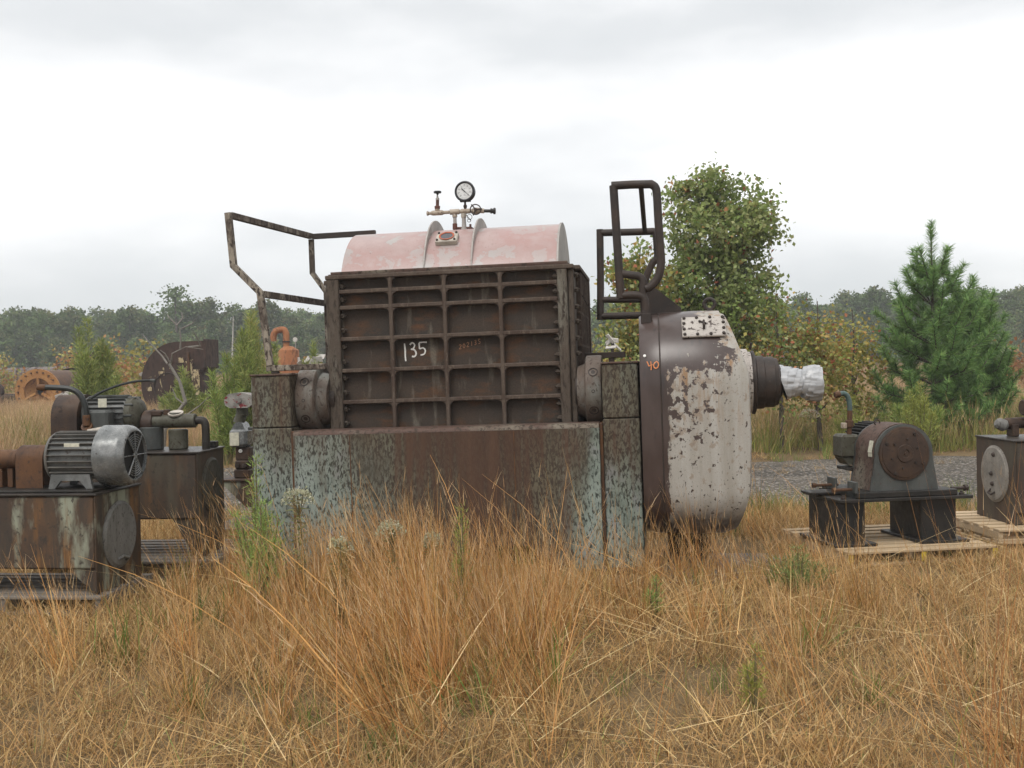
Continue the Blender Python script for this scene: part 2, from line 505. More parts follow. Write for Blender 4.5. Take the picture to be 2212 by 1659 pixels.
def housing_mat():
    t = NT('housing_paint')
    X, Y, Z = t.sep()
    warp = t.math('SUBTRACT', t.noise(t.mp((1, 1, 0.5)), 5, 6, 0.7), 0.5)
    jag = t.math('SUBTRACT', t.noise(t.mp((2.4, 2.4, 0.7), (0, 0, 0), (3, 3, 1)), 9, 5, 0.7), 0.5)
    flat = t.math('SUBTRACT', t.noise(t.mp((0.7, 0.7, 2.2), (0, 0, 0), (8, 3, 1)), 10, 4, 0.65), 0.5)
    # bare primer: a strip down the left, a band across the shoulder
    k = t.math('ADD', X, t.math('MULTIPLY', warp, 0.22))
    k = t.math('ADD', k, t.math('MULTIPLY', jag, 0.10))
    left = t.band(k, 1.725, 1.74)
    zz = t.math('ADD', Z, t.math('MULTIPLY', jag, 0.45))
    zz = t.math('ADD', zz, t.math('MULTIPLY', flat, 0.35))
    should = t.band(zz, 1.565, 1.535)
    topw = t.math('MULTIPLY', t.band(t.math('ADD', t.math('ADD', X, t.math('MULTIPLY', Z, 0.55)), t.math('ADD', t.math('MULTIPLY', flat, 0.7), t.math('MULTIPLY', jag, 0.3))), 3.09, 3.12), 1.0)
    rightw = t.band(t.math('ADD', X, t.math('MULTIPLY', flat, 0.3)), 2.19, 2.21)
    midz = t.math('MULTIPLY', t.band(Z, 0.85, 1.2), t.band(X, 2.2, 1.75))
    chips = t.ramp(t.math('ADD', t.noise(t.mp((1.2, 1.2, 1.0), (0, 0, 0), (2, 6, 3)), 15, 4, 0.6), t.math('MULTIPLY', midz, 0.15)), 0.635, 0.65)
    chips2 = t.ramp(t.noise(t.mp((2.2, 2.2, 0.8), (0, 0, 0), (12, 6, 3)), 38, 3, 0.6), 0.66, 0.68)
    wp = t.math('MAXIMUM', t.math('MULTIPLY', left, should), t.math('MAXIMUM', topw, t.math('MULTIPLY', rightw, should)))
    wp = t.math('MULTIPLY', wp, t.math('SUBTRACT', 1.0, t.math('MAXIMUM', chips, chips2)))
    lowshade_stain = t.band(t.math('ADD', Z, t.math('MULTIPLY', warp, 0.3)), 0.30, 0.52)  # dark low band: partly stain, mostly shadow of the curved underside painted in
    wp = t.math('MULTIPLY', wp, lowshade_stain)
    v = t.noise(t.mp((6, 6, 0.5)), 2.0, 5, 0.6)
    white = t.mix(t.ramp(v, 0.35, 0.7), (0.30, 0.275, 0.235, 1), (0.39, 0.37, 0.335, 1))
    stain = t.noise(t.mp((7, 7, 1.2), (0, 0, 0), (5, 5, 2)), 2.2, 5, 0.65)
    cn = t.math('ADD', t.noise(t.mp((1.2, 1.2, 0.85), (0, 0, 0), (2, 6, 3)), 15, 4, 0.6), t.math('MULTIPLY', midz, 0.11))
    white = t.mix(t.math('MULTIPLY', t.ramp(cn, 0.59, 0.645), 0.5), white, (0.20, 0.125, 0.07, 1))
    edge = t.math('MULTIPLY', t.band(Z, 0.9, 1.5), t.ramp(stain, 0.5, 0.68))
    white = t.mix(edge, white, (0.26, 0.15, 0.07, 1))
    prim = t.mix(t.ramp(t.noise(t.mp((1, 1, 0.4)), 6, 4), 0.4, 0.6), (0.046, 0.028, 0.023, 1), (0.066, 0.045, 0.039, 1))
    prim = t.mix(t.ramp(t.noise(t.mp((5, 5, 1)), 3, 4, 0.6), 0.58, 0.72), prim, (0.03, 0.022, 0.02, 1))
    c = t.mix(wp, prim, white)
    fine = t.noise(t.obj, 120, 3)
    c = t.mix(t.ramp(fine, 0.3, 0.85), c, t.mix(0.18, c, (0.02, 0.016, 0.012, 1)))
    t.bump(t.math('ADD', wp, t.math('MULTIPLY', fine, 0.25)), 0.3, 0.004)
    return t.fin(c, t.math('ADD', t.math('MULTIPLY', wp, 0.22), 0.3), 0.0, 0.5)
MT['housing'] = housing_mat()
MT['cover'] = weathered('cover_paint', (0.50, 0.485, 0.46, 1), (0.44, 0.42, 0.40, 1), (0.075, 0.058, 0.052, 1), 6, 24, (0.4, 0.6), (0.56, 0.62), (1, 1, 1), (0.35, 0.6))
MT['motor_grey'] = weathered('motor_paint', (0.14, 0.152, 0.155, 1), (0.22, 0.235, 0.24, 1), (0.085, 0.075, 0.065, 1), 8, 40, (0.42, 0.6), (0.6, 0.7), (1, 1, 0.7), (0.3, 0.55), bump=0.15)
MT['motor_fin'] = weathered('motor_fins', (0.155, 0.155, 0.145, 1), (0.10, 0.10, 0.095, 1), (0.21, 0.095, 0.04, 1), 8, 30, (0.42, 0.6), (0.63, 0.72), (0.5, 1, 1.2), (0.35, 0.6), bump=0.15)
MT['fan_cover'] = weathered('fan_cover_paint', (0.17, 0.19, 0.20, 1), (0.27, 0.29, 0.30, 1), (0.07, 0.07, 0.068, 1), 7, 36, (0.4, 0.6), (0.64, 0.72), (1, 1, 1), (0.12, 0.4), bump=0.12, metal=0.25)
MT['rust_orange'] = weathered('guard_rust', (0.092, 0.048, 0.028, 1), (0.15, 0.072, 0.03, 1), (0.065, 0.042, 0.034, 1), 5, 30, (0.4, 0.62), (0.55, 0.68), (1, 1, 0.7), (0.5, 0.8))
def tank_mat(name, pale, k, seed):
    t = NT(name)
    X, Y, Z = t.sep()
    st = t.noise(t.mp((1, 1, 0.14), (0, 0, 0), (seed, seed, 0)), 9, 5, 0.62)
    st2 = t.noise(t.mp((1, 1, 0.3), (0, 0, 0), (seed + 4, 1, 0)), 5, 5, 0.6)
    fl = t.noise(t.mp((1, 1, 0.7), (0, 0, 0), (0, seed, 5)), 30, 4, 0.65)
    c = t.mix(t.math('MULTIPLY', t.ramp(st, 0.4, 0.6), k), (0.045, 0.034, 0.025, 1), (0.105, 0.055, 0.025, 1))
    c = t.mix(t.ramp(t.noise(t.mp((1, 1, 1), (0, 0, 0), (seed, 3, 1)), 4, 5, .65), 0.42, 0.62), c, (0.048, 0.030, 0.020, 1))
    c = t.mix(t.math('MULTIPLY', t.ramp(st2, 0.50, 0.62), k), c, pale)
    c = t.mix(t.math('MULTIPLY', t.ramp(st, 0.58, 0.68), k * 0.9), c, (0.16, 0.075, 0.022, 1))
    c = t.mix(t.ramp(fl, 0.56, 0.68), c, (0.035, 0.027, 0.02, 1))
    t.bump(fl, 0.25, 0.005)
    return t.fin(c, 0.6)
MT['tank_a'] = tank_mat('tank_streaks', (0.25, 0.265, 0.20, 1), 0.95, 1.3)
MT['tank_b'] = tank_mat('tank_dark', (0.085, 0.08, 0.055, 1), 0.45, 6.1)
MT['tank_top'] = weathered('tank_top_grime', (0.035, 0.032, 0.03, 1), (0.055, 0.047, 0.04, 1), (0.09, 0.085, 0.08, 1), 6, 30, (0.4, 0.6), (0.6, 0.7), (1, 1, 1), (0.25, 0.5))
MT['round_cover'] = weathered('round_cover_grey', (0.175, 0.18, 0.17, 1), (0.24, 0.245, 0.24, 1), (0.09, 0.088, 0.08, 1), 6, 44, (0.4, 0.6), (0.55, 0.68), (1, 1, 0.6), (0.45, 0.7))
MT['round_cover_dark'] = weathered('round_cover_dark', (0.062, 0.06, 0.047, 1), (0.09, 0.085, 0.07, 1), (0.035, 0.03, 0.025, 1), 6, 44, (0.4, 0.6), (0.55, 0.68), (1, 1, 0.6), (0.5, 0.7))
MT['round_cover_pale'] = weathered('round_cover_pale', (0.31, 0.30, 0.275, 1), (0.24, 0.23, 0.21, 1), (0.10, 0.085, 0.07, 1), 7, 50, (0.42, 0.62), (0.6, 0.7), (1, 1, 0.8), (0.5, 0.7))
MT['steel_black'] = weathered('steel_black', (0.020, 0.020, 0.019, 1), (0.036, 0.032, 0.028, 1), (0.065, 0.068, 0.063, 1), 6, 30, (0.4, 0.62), (0.64, 0.74), (1, 1, 0.7), (0.35, 0.6))
MT['olive'] = weathered('olive_cast', (0.082, 0.080, 0.058, 1), (0.12, 0.125, 0.10, 1), (0.05, 0.035, 0.025, 1), 9, 40, (0.4, 0.62), (0.56, 0.66), (1, 1, 0.8), (0.4, 0.65))
MT['rust_disc'] = weathered('rust_disc', (0.050, 0.033, 0.026, 1), (0.088, 0.052, 0.032, 1), (0.04, 0.028, 0.022, 1), 7, 28, (0.42, 0.6), (0.55, 0.66), (1, 1, 1), (0.45, 0.7))
MT['blue_grey'] = weathered('blue_grey_cast', (0.066, 0.075, 0.075, 1), (0.11, 0.122, 0.12, 1), (0.085, 0.055, 0.04, 1), 7, 30, (0.4, 0.62), (0.6, 0.7), (1, 1, 0.6), (0.35, 0.6))
MT['rubber'] = plain('rubber_hose', (0.016, 0.019, 0.018, 1), 0.45)
MT['sticker'] = plain('sticker_cream', (0.58, 0.56, 0.45, 1), 0.6)
MT['teal_pipe'] = weathered('teal_pipe', (0.12, 0.20, 0.19, 1), (0.09, 0.14, 0.14, 1), (0.13, 0.055, 0.025, 1), 14, 50, (0.4, 0.6), (0.62, 0.7), (1, 1, 1), (0.4, 0.6))
MT['yellow_end'] = plain('yellow_paint', (0.68, 0.50, 0.03, 1), 0.7)
def wood(name, a, b, g):
    t = NT(name)
    oi = t.n('ShaderNodeObjectInfo')
    v = t.n('ShaderNodeVectorMath', operation='ADD')
    t.l(t.mp((1.2, 26, 26)), v.inputs[0])
    sc = t.n('ShaderNodeVectorMath', operation='SCALE')
    cmb = t.n('ShaderNodeCombineXYZ')
    for k in range(3):
        t.l(oi.outputs['Random'], cmb.inputs[k])
    t.l(cmb.outputs[0], sc.inputs[0]); sc.inputs['Scale'].default_value = 40
    t.l(sc.outputs[0], v.inputs[1])
    n1 = t.noise(v.outputs[0], 1.6, 5, 0.65, 0.5)
    c = t.mix(t.ramp(n1, 0.35, 0.7), a, b)
    c = t.mix(t.math('MULTIPLY', oi.outputs['Random'], 0.45), c, g)
    t.bump(n1, 0.25, 0.004)
    return t.fin(c, 0.8)
MT['wood'] = wood('pallet_wood', (0.42, 0.30, 0.175, 1), (0.50, 0.385, 0.25, 1), (0.27, 0.20, 0.125, 1))
MT['wood_grey'] = wood('pallet_grey', (0.155, 0.130, 0.105, 1), (0.215, 0.19, 0.16, 1), (0.08, 0.07, 0.06, 1))
MT['bark'] = weathered('bark', (0.11, 0.09, 0.075, 1), (0.17, 0.15, 0.13, 1), (0.06, 0.05, 0.042, 1), 10, 50, streak=(1, 1, 0.3))
MT['dead_wood'] = plain('dead_wood', (0.22, 0.20, 0.175, 1), 0.85)
MT['stem'] = plain('weed_stem', (0.16, 0.13, 0.06, 1), 0.8)

def foliage(name, trans=0.35, rough=0.6, var=0.25):
    t = NT(name)
    at = t.n('ShaderNodeAttribute', attribute_name='Col')
    oi = t.n('ShaderNodeObjectInfo')
    hsv = t.n('ShaderNodeHueSaturation')
    t.l(at.outputs['Color'], hsv.inputs['Color'])
    t.l(t.math('ADD', t.math('MULTIPLY', oi.outputs['Random'], var), 1.0 - var / 2), hsv.inputs['Value'])
    t.fin(hsv.outputs['Color'], rough, 0, 0.25)
    tr = t.n('ShaderNodeBsdfTranslucent')
    t.l(hsv.outputs['Color'], tr.inputs['Color'])
    mx = t.n('ShaderNodeMixShader')
    mx.inputs[0].default_value = trans
    out = t.t.nodes['Material Output']
    t.l(t.b.outputs[0], mx.inputs[1]); t.l(tr.outputs[0], mx.inputs[2]); t.l(mx.outputs[0], out.inputs['Surface'])
    return t.m
MT['grass'] = foliage('dry_grass', 0.2, 0.7, 0.45)
MT['leaf'] = foliage('leaf', 0.35, 0.5, 0.0)
MT['needle'] = foliage('needle', 0.2, 0.5, 0.0)
MT['far_leaf'] = foliage('far_leaf', 0.25, 0.8, 0.5)

# ------------------------------------------------------------------ ground, road, slab
def ground_mat():
    t = NT('field_soil')
    a = t.noise(t.obj, 0.35, 5, 0.6)
    b = t.noise(t.obj, 9, 5, 0.7)
    f = t.noise(t.obj, 60, 4, 0.7)
    c = t.mix(t.ramp(a, 0.4, 0.62), (0.13, 0.085, 0.042, 1), (0.18, 0.125, 0.065, 1))
    c = t.mix(t.ramp(b, 0.45, 0.7), c, (0.08, 0.055, 0.03, 1))
    c = t.mix(t.ramp(f, 0.4, 0.75), c, (0.25, 0.175, 0.09, 1))
    t.bump(t.math('ADD', b, f), 0.6, 0.03)
    return t.fin(c, 0.95, 0, 0.2)
def gravel_mat():
    t = NT('road_gravel')
    a = t.noise(t.mp((0.25, 1.3, 1)), 0.9, 5, 0.6)
    b = t.noise(t.obj, 16, 5, 0.75)
    vo = t.n('ShaderNodeTexVoronoi'); vo.inputs['Scale'].default_value = 34
    t.l(t.obj, vo.inputs['Vector'])
    c = t.mix(t.ramp(a, 0.38, 0.62), (0.050, 0.042, 0.034, 1), (0.145, 0.120, 0.092, 1))
    c = t.mix(t.ramp(b, 0.4, 0.75), c, (0.17, 0.15, 0.125, 1))
    st = t.n('ShaderNodeSeparateColor'); t.l(vo.outputs['Color'], st.inputs[0])
    c = t.mix(t.ramp(st.outputs[0], 0.82, 0.9), c, (0.34, 0.31, 0.275, 1))
    c = t.mix(t.ramp(st.outputs[1], 0.75, 0.85), c, (0.045, 0.042, 0.042, 1))
    t.bump(t.math('ADD', vo.outputs['Distance'], b), 0.8, 0.03)
    return t.fin(c, 0.9, 0, 0.2)
gb = MB()
gb.add([(-450, -30, 0), (450, -30, 0), (450, 600, 0), (-450, 600, 0)], [(0, 1, 2, 3)])
ground = gb.build('ground', ground_mat()); ground['kind'] = 'structure'
vs, fs = [], []
for i in range(121):
    x = -60 + i
    w1 = 0.35 * math.sin(x * 0.7) + 0.2 * math.sin(x * 1.9 + 1) + random.uniform(-.15, .15)
    w2 = 0.5 * math.sin(x * 0.5 + 2) + 0.3 * math.sin(x * 1.3) + random.uniform(-.2, .2)
    vs += [(x, 10.95 + w1, 0.006), (x, 14.0, 0.02), (x, 17.7 + w2, 0.006)]
    if i:
        a = 3 * (i - 1)
        fs += [(a, a + 3, a + 4, a + 1), (a + 1, a + 4, a + 5, a + 2)]
rb = MB(); rb.add(vs, fs)
road = rb.build('road', gravel_mat()); road['kind'] = 'structure'

# ------------------------------------------------------------------ the big mixer
mixer = thing('industrial_mixer', 'big rusty industrial mixer with ribbed box, pink domed lid and white gear housing', 'machine', (-0.5, 8.0, 0), (0, R(-1), R(-8)))
# --- lower front panel with two foot openings, rounded top edge
poly = [(-1.26, 0.0), (-0.64, 0.0), (-0.64, 0.24), (-0.60, 0.28), (-0.14, 0.28), (-0.10, 0.24), (-0.10, 0.0), (0.33, 0.0), (0.33, 0.19), (0.36, 0.22), (0.62, 0.22), (0.65, 0.19), (0.65, 0.0), (1.193, 0.0), (1.193, 1.125), (-1.26, 1.125)]
b = MB().prism(poly, 1, 0.0, 0.03)
front = b.build('front_panel', MT['panel'], mixer)
b = MB()
prof = [(0.0, 1.126), (0.006, 1.146), (0.02, 1.158), (0.04, 1.163), (0.24, 1.163), (0.24, 1.126)]
b.prism(prof, 0, -1.26, 1.193)
b.build('top_ledge', MT['flange'], front)
for x in (-1.257, 1.172):
    MB().box((x - 0.003, 0.031, 0.0), (x + 0.024, 0.40, 1.124), 0.003).build('side_plate', MT['panel'], front)
MB().box((-1.1, 0.30, 0.02), (1.0, 0.34, 1.10), 0.003).build('shade_plate', MT['dark'], front)  # near-black sheet, stands in for the shaded space behind the foot openings
for x in (-0.79, 0.53):
    MB().box((x - .004, -0.0035, 0.30), (x + .004, -0.0002, 1.12), 0.001).build('weld_seam', MT['rust_orange'], front)
MB().box((1.10, -0.07, 0.0), (1.56, 0.25, 0.035), 0.006).build('sole_plate', MT['rust_orange'], mixer)
MB().box((-1.68, -0.03, 0.0), (-1.2, 0.25, 0.03), 0.006).build('sole_plate', MT['rust_orange'], mixer)
# --- side columns with bearing caps
for x0, x1 in ((-1.628, -1.292), (1.222, 1.508)):
    MB().box((x0, 0.06, 0.0), (x1, 1.55, 1.187), 0.006).build('side_column', MT['panel'], mixer)
    MB().box((x0 + .003, 0.063, 1.194), (x1 - .004, 1.50, 1.612), 0.008).build('bearing_cap', MT['panel'], mixer)
    MB().box((x0 - .004, 0.054, 1.613), (x1 + .004, 1.51, 1.631), 0.005).build('cap_plate', MT['flange'], mixer)
for x0, x1 in ((-1.291, -1.262), (1.195, 1.221)):
    MB().box((x0, 0.035, 0.0), (x1, 0.5, 1.16), 0.004).build('rust_strip', MT['rust_orange'], mixer)
# --- trough: shell, ribs, posts
YF = 0.30
shell = MB().prism([(0.375, 0.62), (0.52, 0.50), (1.43, 0.50), (1.56, 0.62), (1.56, 2.395), (0.375, 2.395)], 0, -1.0, 0.97).build('trough', MT['cell'], mixer)
for z in (2.289, 2.156, 1.896, 1.635, 1.374):
    MB().box((-0.932, YF + .004, z - 0.017), (0.882, 0.374, z + 0.017), 0.006).build('horizontal_rib', MT['rib'], shell)
for x in (-0.497, -0.046, 0.417):
    MB().box((x - 0.016, YF, 0.62), (x + 0.016, 0.374, 2.395), 0.006).build('vertical_rib', MT['rib'], shell)
# corner fillets where the ribs meet (upper corners of every cell)
fil = MB().prism([(0, 0), (0.034, 0), (0.017, -0.006), (0.006, -0.017), (0, -0.034)], 1, 0.0, 0.06).build('fillet', MT['rib'], shell)
fil.location = (-0.481, YF + .006, 1.357)
xs = [-0.932, -0.497, -0.046, 0.417, 0.882]
for zi, z in enumerate((2.39, 2.289, 2.156, 1.896, 1.635, 1.374)):
    for i in range(4):
        for s in (1, -1):
            x = xs[i] + (0.016 if i else 0) if s == 1 else xs[i + 1] - (0.016 if i < 3 else 0)
            if i == 0 and s == 1 or (z == 1.374 and i == 1 and s == 1):
                continue
            inst(fil, shell, (x, YF + .006, z - (0.017 if zi else 0)), scale=(s, 1, 1))
MB().box((-1.042, YF - .004, 0.62), (-0.932, 0.52, 2.392), 0.008).build('corner_post', MT['post'], shell)
MB().box((0.882, YF - .004, 0.62), (0.962, 0.52, 2.392), 0.008).build('corner_post', MT['post'], shell)
MB().box((0.963, YF + .03, 0.62), (1.012, 0.56, 2.392), 0.008).build('corner_post', MT['post'], shell)
MB().box((-1.045, YF - .006, 2.392), (1.018, 0.40, 2.428), 0.006).build('top_band', MT['rib'], shell)
MB().box((-1.072, YF + .04, 2.352), (-1.043, 1.62, 2.392), 0.006).build('top_band', MT['rib'], shell)
# ribbed right end of the trough
for y in (0.62, 0.78, 0.95, 1.12, 1.29, 1.46):
    MB().box((0.971, y - .014, 0.9), (1.052, y + .014, 2.392), 0.005).build('end_rib', MT['rib'], shell)
MB().box((0.971, 1.60, 0.7), (1.060, 1.66, 2.392), 0.006).build('end_rib', MT['rib'], shell)
for z in (2.05, 1.78):
    MB().box((0.971, 0.57, z - .012), (1.046, 1.599, z + .012), 0.004).build('end_rib', MT['rib'], shell)
MB().box((0.971, 0.41, 2.393), (1.062, 1.66, 2.428), 0.005).build('top_band', MT['rib'], shell)
for z in (2.0, 1.5):
    for y in (0.62, 0.9, 1.2, 1.5):
        MB().box((-1.052, y - .014, 0.9), (-1.001, y + .014, 2.35), 0.005).build('end_rib', MT['rib'], shell) if z == 2.0 else None
# nuts along the corner posts
nut = MB().lathe([(0, 0.021), (0.026, 0.021), (0.03, 0.016), (0.031, 0.011), (0.045, 0.011)], (0, 0, 0), (1, 0, 0), 6).build('nut', MT['post'], shell)
nut.location = (-0.931, YF + .045, 2.335)
for i, z in enumerate((2.345, 2.225, 2.09, 1.97, 1.835, 1.71, 1.575, 1.455, 1.315, 1.20)):
    if i:
        inst(nut, shell, (-0.931, YF + .045, z))
    inst(nut, shell, (0.881, YF + .045, z - .005), (0, 0, R(180)))
    if z > 1.7:
        inst(nut, shell, (1.013, YF + .09, z), (0, 0, 0))
# --- painted digits on the cells
def strokes(name, lines, y, r, mat, parent):
    b = MB()
    for ln in lines:
        b.tube([(x, y, z) for x, z in ln], [r * random.uniform(.8, 1.15) for _ in ln], 6, flat=1.0)
    o = b.build(name, mat, parent)
    for v in o.data.vertices:                       # flatten to a skin of paint
        v.co.y = y + (v.co.y - y) * 0.12
    return o
def bez(pts, n=5):
    out = []
    m = len(pts)
    for i in range(m - 1):
        p0, p1, p2, p3 = pts[max(i - 1, 0)], pts[i], pts[i + 1], pts[min(i + 2, m - 1)]
        for k in range(n):
            t = k / n
            out.append(tuple(0.5 * (2 * b + (c - a) * t + (2 * a - 5 * b + 4 * c - d) * t * t + (3 * b - a - 3 * c + d) * t ** 3) for a, b, c, d in zip(p0, p1, p2, p3)))
    out.append(tuple(pts[-1]))
    return out
strokes('painted_number', [
    [(-0.408, 1.846), (-0.404, 1.79), (-0.405, 1.74), (-0.402, 1.698)],
    bez([(-0.362, 1.832), (-0.342, 1.848), (-0.322, 1.830), (-0.335, 1.800), (-0.350, 1.795), (-0.325, 1.788), (-0.312, 1.760), (-0.325, 1.735), (-0.348, 1.736)]),
    bez([(-0.284, 1.846), (-0.283, 1.815), (-0.280, 1.798), (-0.250, 1.802), (-0.234, 1.780), (-0.245, 1.752), (-0.275, 1.744)]),
    [(-0.284, 1.847), (-0.25, 1.850), (-0.219, 1.848)]], 0.373, 0.0066, MT['chalk_white'], shell)
def tiny(ch, x, z, s):
    g = {'2': [(0, .8), (.3, 1), (.6, .8), (.3, .35), (0, 0), (.65, .05)], '0': [(.3, 1), (0, .6), (.1, .1), (.4, .05), (.6, .5), (.3, 1)],
         '1': [(.3, 1), (.3, 0)], '3': [(0, .9), (.4, 1), (.5, .7), (.2, .55), (.55, .3), (.3, 0), (0, .1)], '5': [(.6, 1), (.1, 1), (.1, .6), (.5, .5), (.5, .1), (0, 0)]}[ch]
    return bez([(x + a * s * .75, z + b * s) for a, b in g], 3)
strokes('chalk_number', [tiny(c, 0.052 + i * 0.032, 1.782 + i * 0.0075, 0.036) for i, c in enumerate('202135')], 0.373, 0.0032, MT['chalk_tan'], shell)
# --- domed lid
lid_x0, lid_x1 = -0.925, 0.875
yc, hw, hh, zb = 0.985, 0.625, 0.405, 2.437
def arc(h, n=28, hw=hw):
    Rr = (hw * hw + h * h) / (2 * h)
    a0 = math.asin(min(1, hw / Rr))
    return [(yc + Rr * math.sin(-a0 + 2 * a0 * k / n), zb + h - Rr + Rr * math.cos(-a0 + 2 * a0 * k / n)) for k in range(n + 1)]
lid = MB().prism(arc(hh), 0, lid_x0, lid_x1).build('domed_lid', MT['lid'], mixer)
MB().box((-1.02, 0.305, 2.430), (0.985, 1.66, 2.4365), 0.002).build('lid_flange', MT['flange'], lid)
MB().box((-1.00, 0.310, 2.4375), (0.970, 0.352, 2.456), 0.003).build('lid_flange', MT['flange'], lid)
outer = arc(hh + .012); inner = arc(hh - .03)
MB().prism(outer, 0, lid_x1 + .0005, lid_x1 + .016).build('end_plate', MT['fin'], lid)
for x in (-0.222, 0.176):
    MB().prism(arc(hh + 0.088), 0, x - .006, x + .006).build('stiffening_fin', MT['fin'], lid)
# sight glass on the front slope
sg = Matrix.Translation((-0.055, 0.545, 2.735)) @ Matrix.Rotation(R(36), 4, 'X')
b = MB().box((-0.092, -0.075, -0.05), (0.092, 0.075, -0.002), 0.008, sg)
sight = b.build('sight_glass', MT['white_flange'], lid)
b = MB()
for k in range(2):
    pass
ring = MB().lathe([(0, 0.058), (0.010, 0.066), (0.012, 0.058), (0.006, 0.052)], sg @ Vector((0, 0, -.003)), sg.to_3x3() @ Vector((0, 0, 1)), 28, capped=False)
ring.build('gasket', plain('gasket_red', (0.45, 0.11, 0.05, 1), 0.6), lid)
MB().lathe([(0, 0.056), (0.003, 0.055)], sg @ Vector((0, 0, -.0015)), sg.to_3x3() @ Vector((0, 0, 1)), 28).build('glass', plain('sight_pane', (0.05, 0.05, 0.06, 1), 0.12), lid)
bolt_m = MB().lathe([(0, 0.011), (0.010, 0.011), (0.012, 0.008)], (0, 0, 0), (0, 0, 1), 6).build('bolt', MT['iron'], lid)
bolt_m.location = sg @ Vector((-.074, -.058, -.002)); bolt_m.rotation_euler = (R(36), 0, 0)
for sx, sy in ((1, -1), (-1, 1), (1, 1)):
    inst(bolt_m, lid, sg @ Vector((.074 * sx, .058 * sy, -.002)), (R(36), 0, 0))
# --- pipe manifold and dial gauge on the lid
YM = 0.95
man = MB()
def seg(x0, x1, r, z=3.0, n=14):
    man.cyl((x0, YM, z), (x1, YM, z), r, n=n, bev=0.002)
seg(-0.307, -0.292, .020); seg(-0.292, -0.268, .014); seg(-0.268, -0.258, .019, n=6); seg(-0.258, -0.165, .022)
seg(-0.165, -0.155, .018); seg(-0.155, -0.105, .015); seg(-0.10, -0.015, .024); seg(-0.015, -0.002, .017); seg(-0.002, 0.083, .022)
man.lathe([(0, .02), (.012, .022), (.024, .020)], (-0.212, YM, 3.015), (0, 0, 1), 14)
manifold = man.build('pipe_manifold', MT['fitting'], mixer)
MB().cyl((-.058, YM, 2.895), (-.058, YM, 2.985), .0155, n=14).build('riser_pipe', MT['fin'], manifold)
MB().cyl((-.058, YM, 2.952), (-.058, YM, 2.975), .022, n=14, bev=.003).build('union_nut', MT['fitting'], manifold)
MB().cyl((-.060, YM, 2.845), (-.059, YM, 2.898), .021, n=14, bev=.003).cyl((-.062, YM, 2.76), (-.060, YM, 2.846), .0145, n=14).build('riser_elbow', MT['pipe_rust'], manifold)
MB().tube([(-.045, YM, 2.856), (.075, YM, 2.852), (.085, YM, 2.852)], .0115, 10).cyl((.078, YM, 2.835), (.078, YM, 2.885), .011, n=6).tube([(.085, YM, 2.851), (.112, YM + .01, 2.844)], [.011, .003], 8).build('cross_pipe', MT['pipe_rust'], manifold)
MB().lathe([(0, .030), (.03, .021), (.075, .018), (.11, .018)], (.022, YM, 2.838), (0, 0, 1), 16).build('nozzle', MT['fin'], manifold)
MB().lathe([(0, .022), (.012, .027), (.034, .027), (.038, .021)], (.022, YM, 2.943), (0, 0, 1), 6).build('union_nut', MT['white_flange'], manifold)
MB().lathe([(0, .026), (.022, .028), (.026, .018)], (-0.211, YM, 3.035), (0, 0, 1), 6).cyl((-.210, YM, 3.058), (-.207, YM, 3.115), .0145, n=12).build('valve_bonnet', MT['pipe_rust'], manifold)
MB().lathe([(0, .016), (.016, .017), (.020, .010), (.045, .006)], (-0.207, YM, 3.112), (0, 0, 1), 8).build('valve_stem', MT['fin'], manifold)
MB().lathe([(0, .008), (.012, .012), (.016, .034), (.030, .034), (.032, .03)], (-0.205, YM, 3.158), (0, 0, 1), 14).build('valve_knob', MT['black_plastic'], manifold)
MB().cyl((.083, YM, 3.0), (.095, YM, 3.0), .015).lathe([(0, .02), (.03, .03), (.06, .027), (.085, .02)], (.095, YM, 2.998), (1, 0, 0), 14).cyl((.18, YM, 2.996), (.205, YM, 2.993), .021, n=6).build('gate_valve', MT['fitting'], manifold)
wc = Vector((.135, YM - .035, 3.005)); wa = Vector((.25, -1, .2)).normalized()
b = MB(); b.torus(wc, wa, .046, .0055, 20, 6)
u = wa.orthogonal().normalized(); w = wa.cross(u)
for k in range(3):
    a = 2 * math.pi * k / 3 + .4
    b.tube([wc, wc + (u * math.cos(a) + w * math.sin(a)) * .058], .006, 6)
b.cyl(wc, wc - wa * .04, .014, n=10)
b.build('hand_wheel', MT['iron'], manifold)
MB().cyl((.205, YM, 2.994), (.262, YM, 2.990), .0145).cyl((.262, YM, 2.990), (.274, YM, 2.989), .024, n=10).cyl((.274, YM, 2.989), (.286, YM, 2.988), .019).cyl((.286, YM, 2.988), (.305, YM, 2.987), .028, n=14, bev=.003).build('hose_coupling', MT['steel_black'], manifold)
b = MB(); b.torus((.078, YM - .02, 2.945), (.6, -1, 0), .022, .0025, 16, 5); b.torus((.072, YM - .02, 2.915), (0, -1, .3), .016, .0025, 14, 5)
b.tube([(.05, YM - .02, 2.965), (.075, YM - .03, 2.93), (.09, YM - .03, 2.91)], .003, 5)
b.build('seal_wire', MT['iron'], manifold)
ga = Vector((-0.10, -1, 0.03)).normalized()
gc = Vector((.041, YM, 3.172))
MB().lathe([(0, .010), (.014, .016), (.03, .017), (.034, .010), (.06, .009)], (.038, YM, 3.022), (0, 0, 1), 8).build('gauge_stem', MT['iron'], manifold)
g_case = MB().lathe([(-.045, .070), (-.04, .085), (.012, .092), (.022, .089), (.024, .080), (.018, .071)], gc, ga, 40, capped=False)
g_case.lathe([(-.045, .070), (-.046, .001)], gc, ga, 40, capped=False)
g_case.prism([(-.055, -.055), (-.045, -.09), (.045, -.09), (.055, -.055)], 1, 0, .03)
